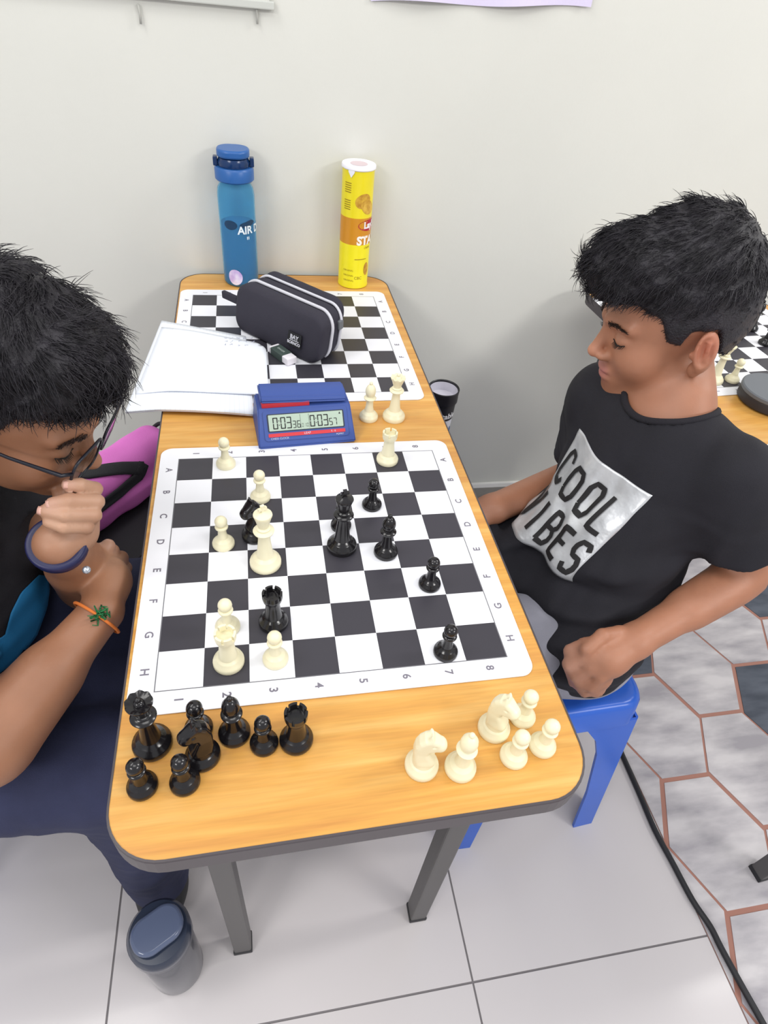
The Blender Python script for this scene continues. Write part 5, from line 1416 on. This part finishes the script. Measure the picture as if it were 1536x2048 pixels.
def patch_on(f, left, right, name, m, parent, off, nu=14, nv=28):
    left = np.array(left, float); right = np.array(right, float)
    tt = np.linspace(0, len(left) - 1, nv); v = []
    for t in tt:
        i = min(int(t), len(left) - 2); a = t - i
        l = left[i] * (1 - a) + left[i + 1] * a; r = right[i] * (1 - a) + right[i + 1] * a
        for s in np.linspace(0, 1, nu): v.append(l * (1 - s) + r * s)
    dirs = np.array([at(x, y, 1.0) - CAM for x, y in v]); dirs /= np.linalg.norm(dirs, axis=1, keepdims=True)
    P = march(f, np.tile(CAM, (len(v), 1)) + dirs * 0.35, dirs, 80, 1.0); P = P + grad(f, P, 0.002) * off
    fs = [(j * nu + i, j * nu + i + 1, (j + 1) * nu + i + 1, (j + 1) * nu + i) for j in range(nv - 1) for i in range(nu - 1)]
    o = MB().add(P, fs).build(name, m, parent, smooth=True)
    so = o.modifiers.new('t', 'SOLIDIFY'); so.thickness = 0.0006; so.offset = 1
    return o
m_bprint = mat('blue_print', (30, 118, 172), 0.7, bump=0.2, bscale=600); m_gprint = mat('grey_print_band', (150, 154, 164), 0.7)
patch_on(shirtL, [(76, 1150), (40, 1185), (20, 1225), (8, 1270), (-30, 1290), (-60, 1310)], [(94, 1152), (97, 1180), (92, 1215), (72, 1270), (30, 1325), (-20, 1365)], 'blue_print', m_bprint, LB_, 0.0012)
patch_on(shirtL, [(96, 1236), (70, 1292), (36, 1334), (-15, 1372)], [(104, 1250), (82, 1306), (48, 1350), (0, 1392)], 'grey_stripe', m_gprint, LB_, 0.0012)
m_trou = mat('navy_trousers', (44, 48, 78), 0.85, bump=0.3, bscale=900, noise=0.2, nscale=16)
def trouL(P):
    d = ell(P, (-0.515, 0.215, 0.525), (0.135, 0.165, 0.095))
    for kn, an in ((K2R, A2R), (K2L, A2L)):
        hp = HPL + [0, -0.150 if kn[1] < 0.1 else 0.080, 0]
        d = smin(d, chain(P, [hp, kn, an], [0.095, 0.072, 0.052], 0.03), 0.075)
    d = smin(d, ell(P, (-0.27, 0.16, 0.49), (0.20, 0.12, 0.060)), 0.04)
    d = d + fold(P, 51, 0.004, 40) + fold(P, 52, 0.0015, 100)
    return smax(smax(d, 0.032 - P[:, 2], 0.01), np.where(P[:, 0] < -0.36, 0.4335 - P[:, 2], -1.0), 0.01)
sdf_obj('trousers', trouL, (axis(-0.68, 0.06, 0.006), axis(-0.10, 0.44, 0.006), axis(0.012, 0.64, 0.006)), m_trou, LB_)
for an in (A2R, A2L):
    def shoe2(P, an=an):
        d = ell(P, an + [0.004, -0.012, -0.038], (0.042, 0.062, 0.034)); d = smin(d, ell(P, an + [0.0, 0, -0.02], (0.042, 0.045, 0.05)), 0.02)
        return smax(d, 0.001 - P[:, 2], 0.004)
    sdf_obj('shoe', shoe2, (axis(an[0] - 0.08, an[0] + 0.09, 0.006), axis(an[1] - 0.15, an[1] + 0.08, 0.006), axis(-0.01, 0.12, 0.006)), m_black_rub, LB_)
# watch on the raised wrist, thread bracelet on the other
wax = W2L - E2L; wc = W2L - 0.003 * wax / np.linalg.norm(wax)
m_wnavy = mat('watch_navy', (30, 32, 72), 0.4); m_wsil = mat('watch_steel', (190, 196, 206), 0.25, metal=0.8)
wq = Vector(wax).to_track_quat('Z', 'Y').to_matrix()
wt = MB().lathe([(0.0255, -0.0085), (0.0285, -0.0090), (0.0305, -0.0070), (0.0310, 0.0), (0.0305, 0.0070), (0.0285, 0.0090), (0.0255, 0.0085)], 36, tuple(wc), wq).build('watch_strap', m_wnavy, LB_, smooth=True)
u_ = np.cross(wax, RC[2]); u_ /= np.linalg.norm(u_)
camd = CAM - wc; camd -= wax * (camd @ wax) / (wax @ wax); camd /= np.linalg.norm(camd)
for s_, sz in ((0.35, 0.0060), (-1.0, 0.0045)):
    c_ = wc + 0.0305 * (math.cos(s_) * camd + math.sin(s_) * u_)
    MB().lathe(ball(sz, 0.0, 8), 16, tuple(c_)).build('steel_stud', m_wsil, wt, smooth=True)
bax_ = W2R - E2R; bc = W2R - 0.008 * bax_ / np.linalg.norm(bax_)
br = ring_obj('thread_bracelet', bc, bax_, 0.0285, 0.0018, mat('orange_thread', (206, 112, 46), 0.8), LB_, 1.08)
kc = bc + 0.030 * (lambda v: v / np.linalg.norm(v))((CAM - bc) - bax_ * ((CAM - bc) @ bax_) / (bax_ @ bax_))
kn = MB()
for q in range(26):
    p = kc + rng.normal(size=3) * 0.0028; kn.tube([p, p + rng.normal(size=3) * 0.004, p + rng.normal(size=3) * 0.005], [0.0010, 0.0009, 0.0005], 5)
kn.build('green_knot', mat('green_thread', (34, 110, 62), 0.8), br, smooth=True)
for o in LB_.children:
    if o.name.startswith('glasses'): o.location = Vector(wL((0, 0.112, -0.004))) - LB_.location
    else: child_world(o)
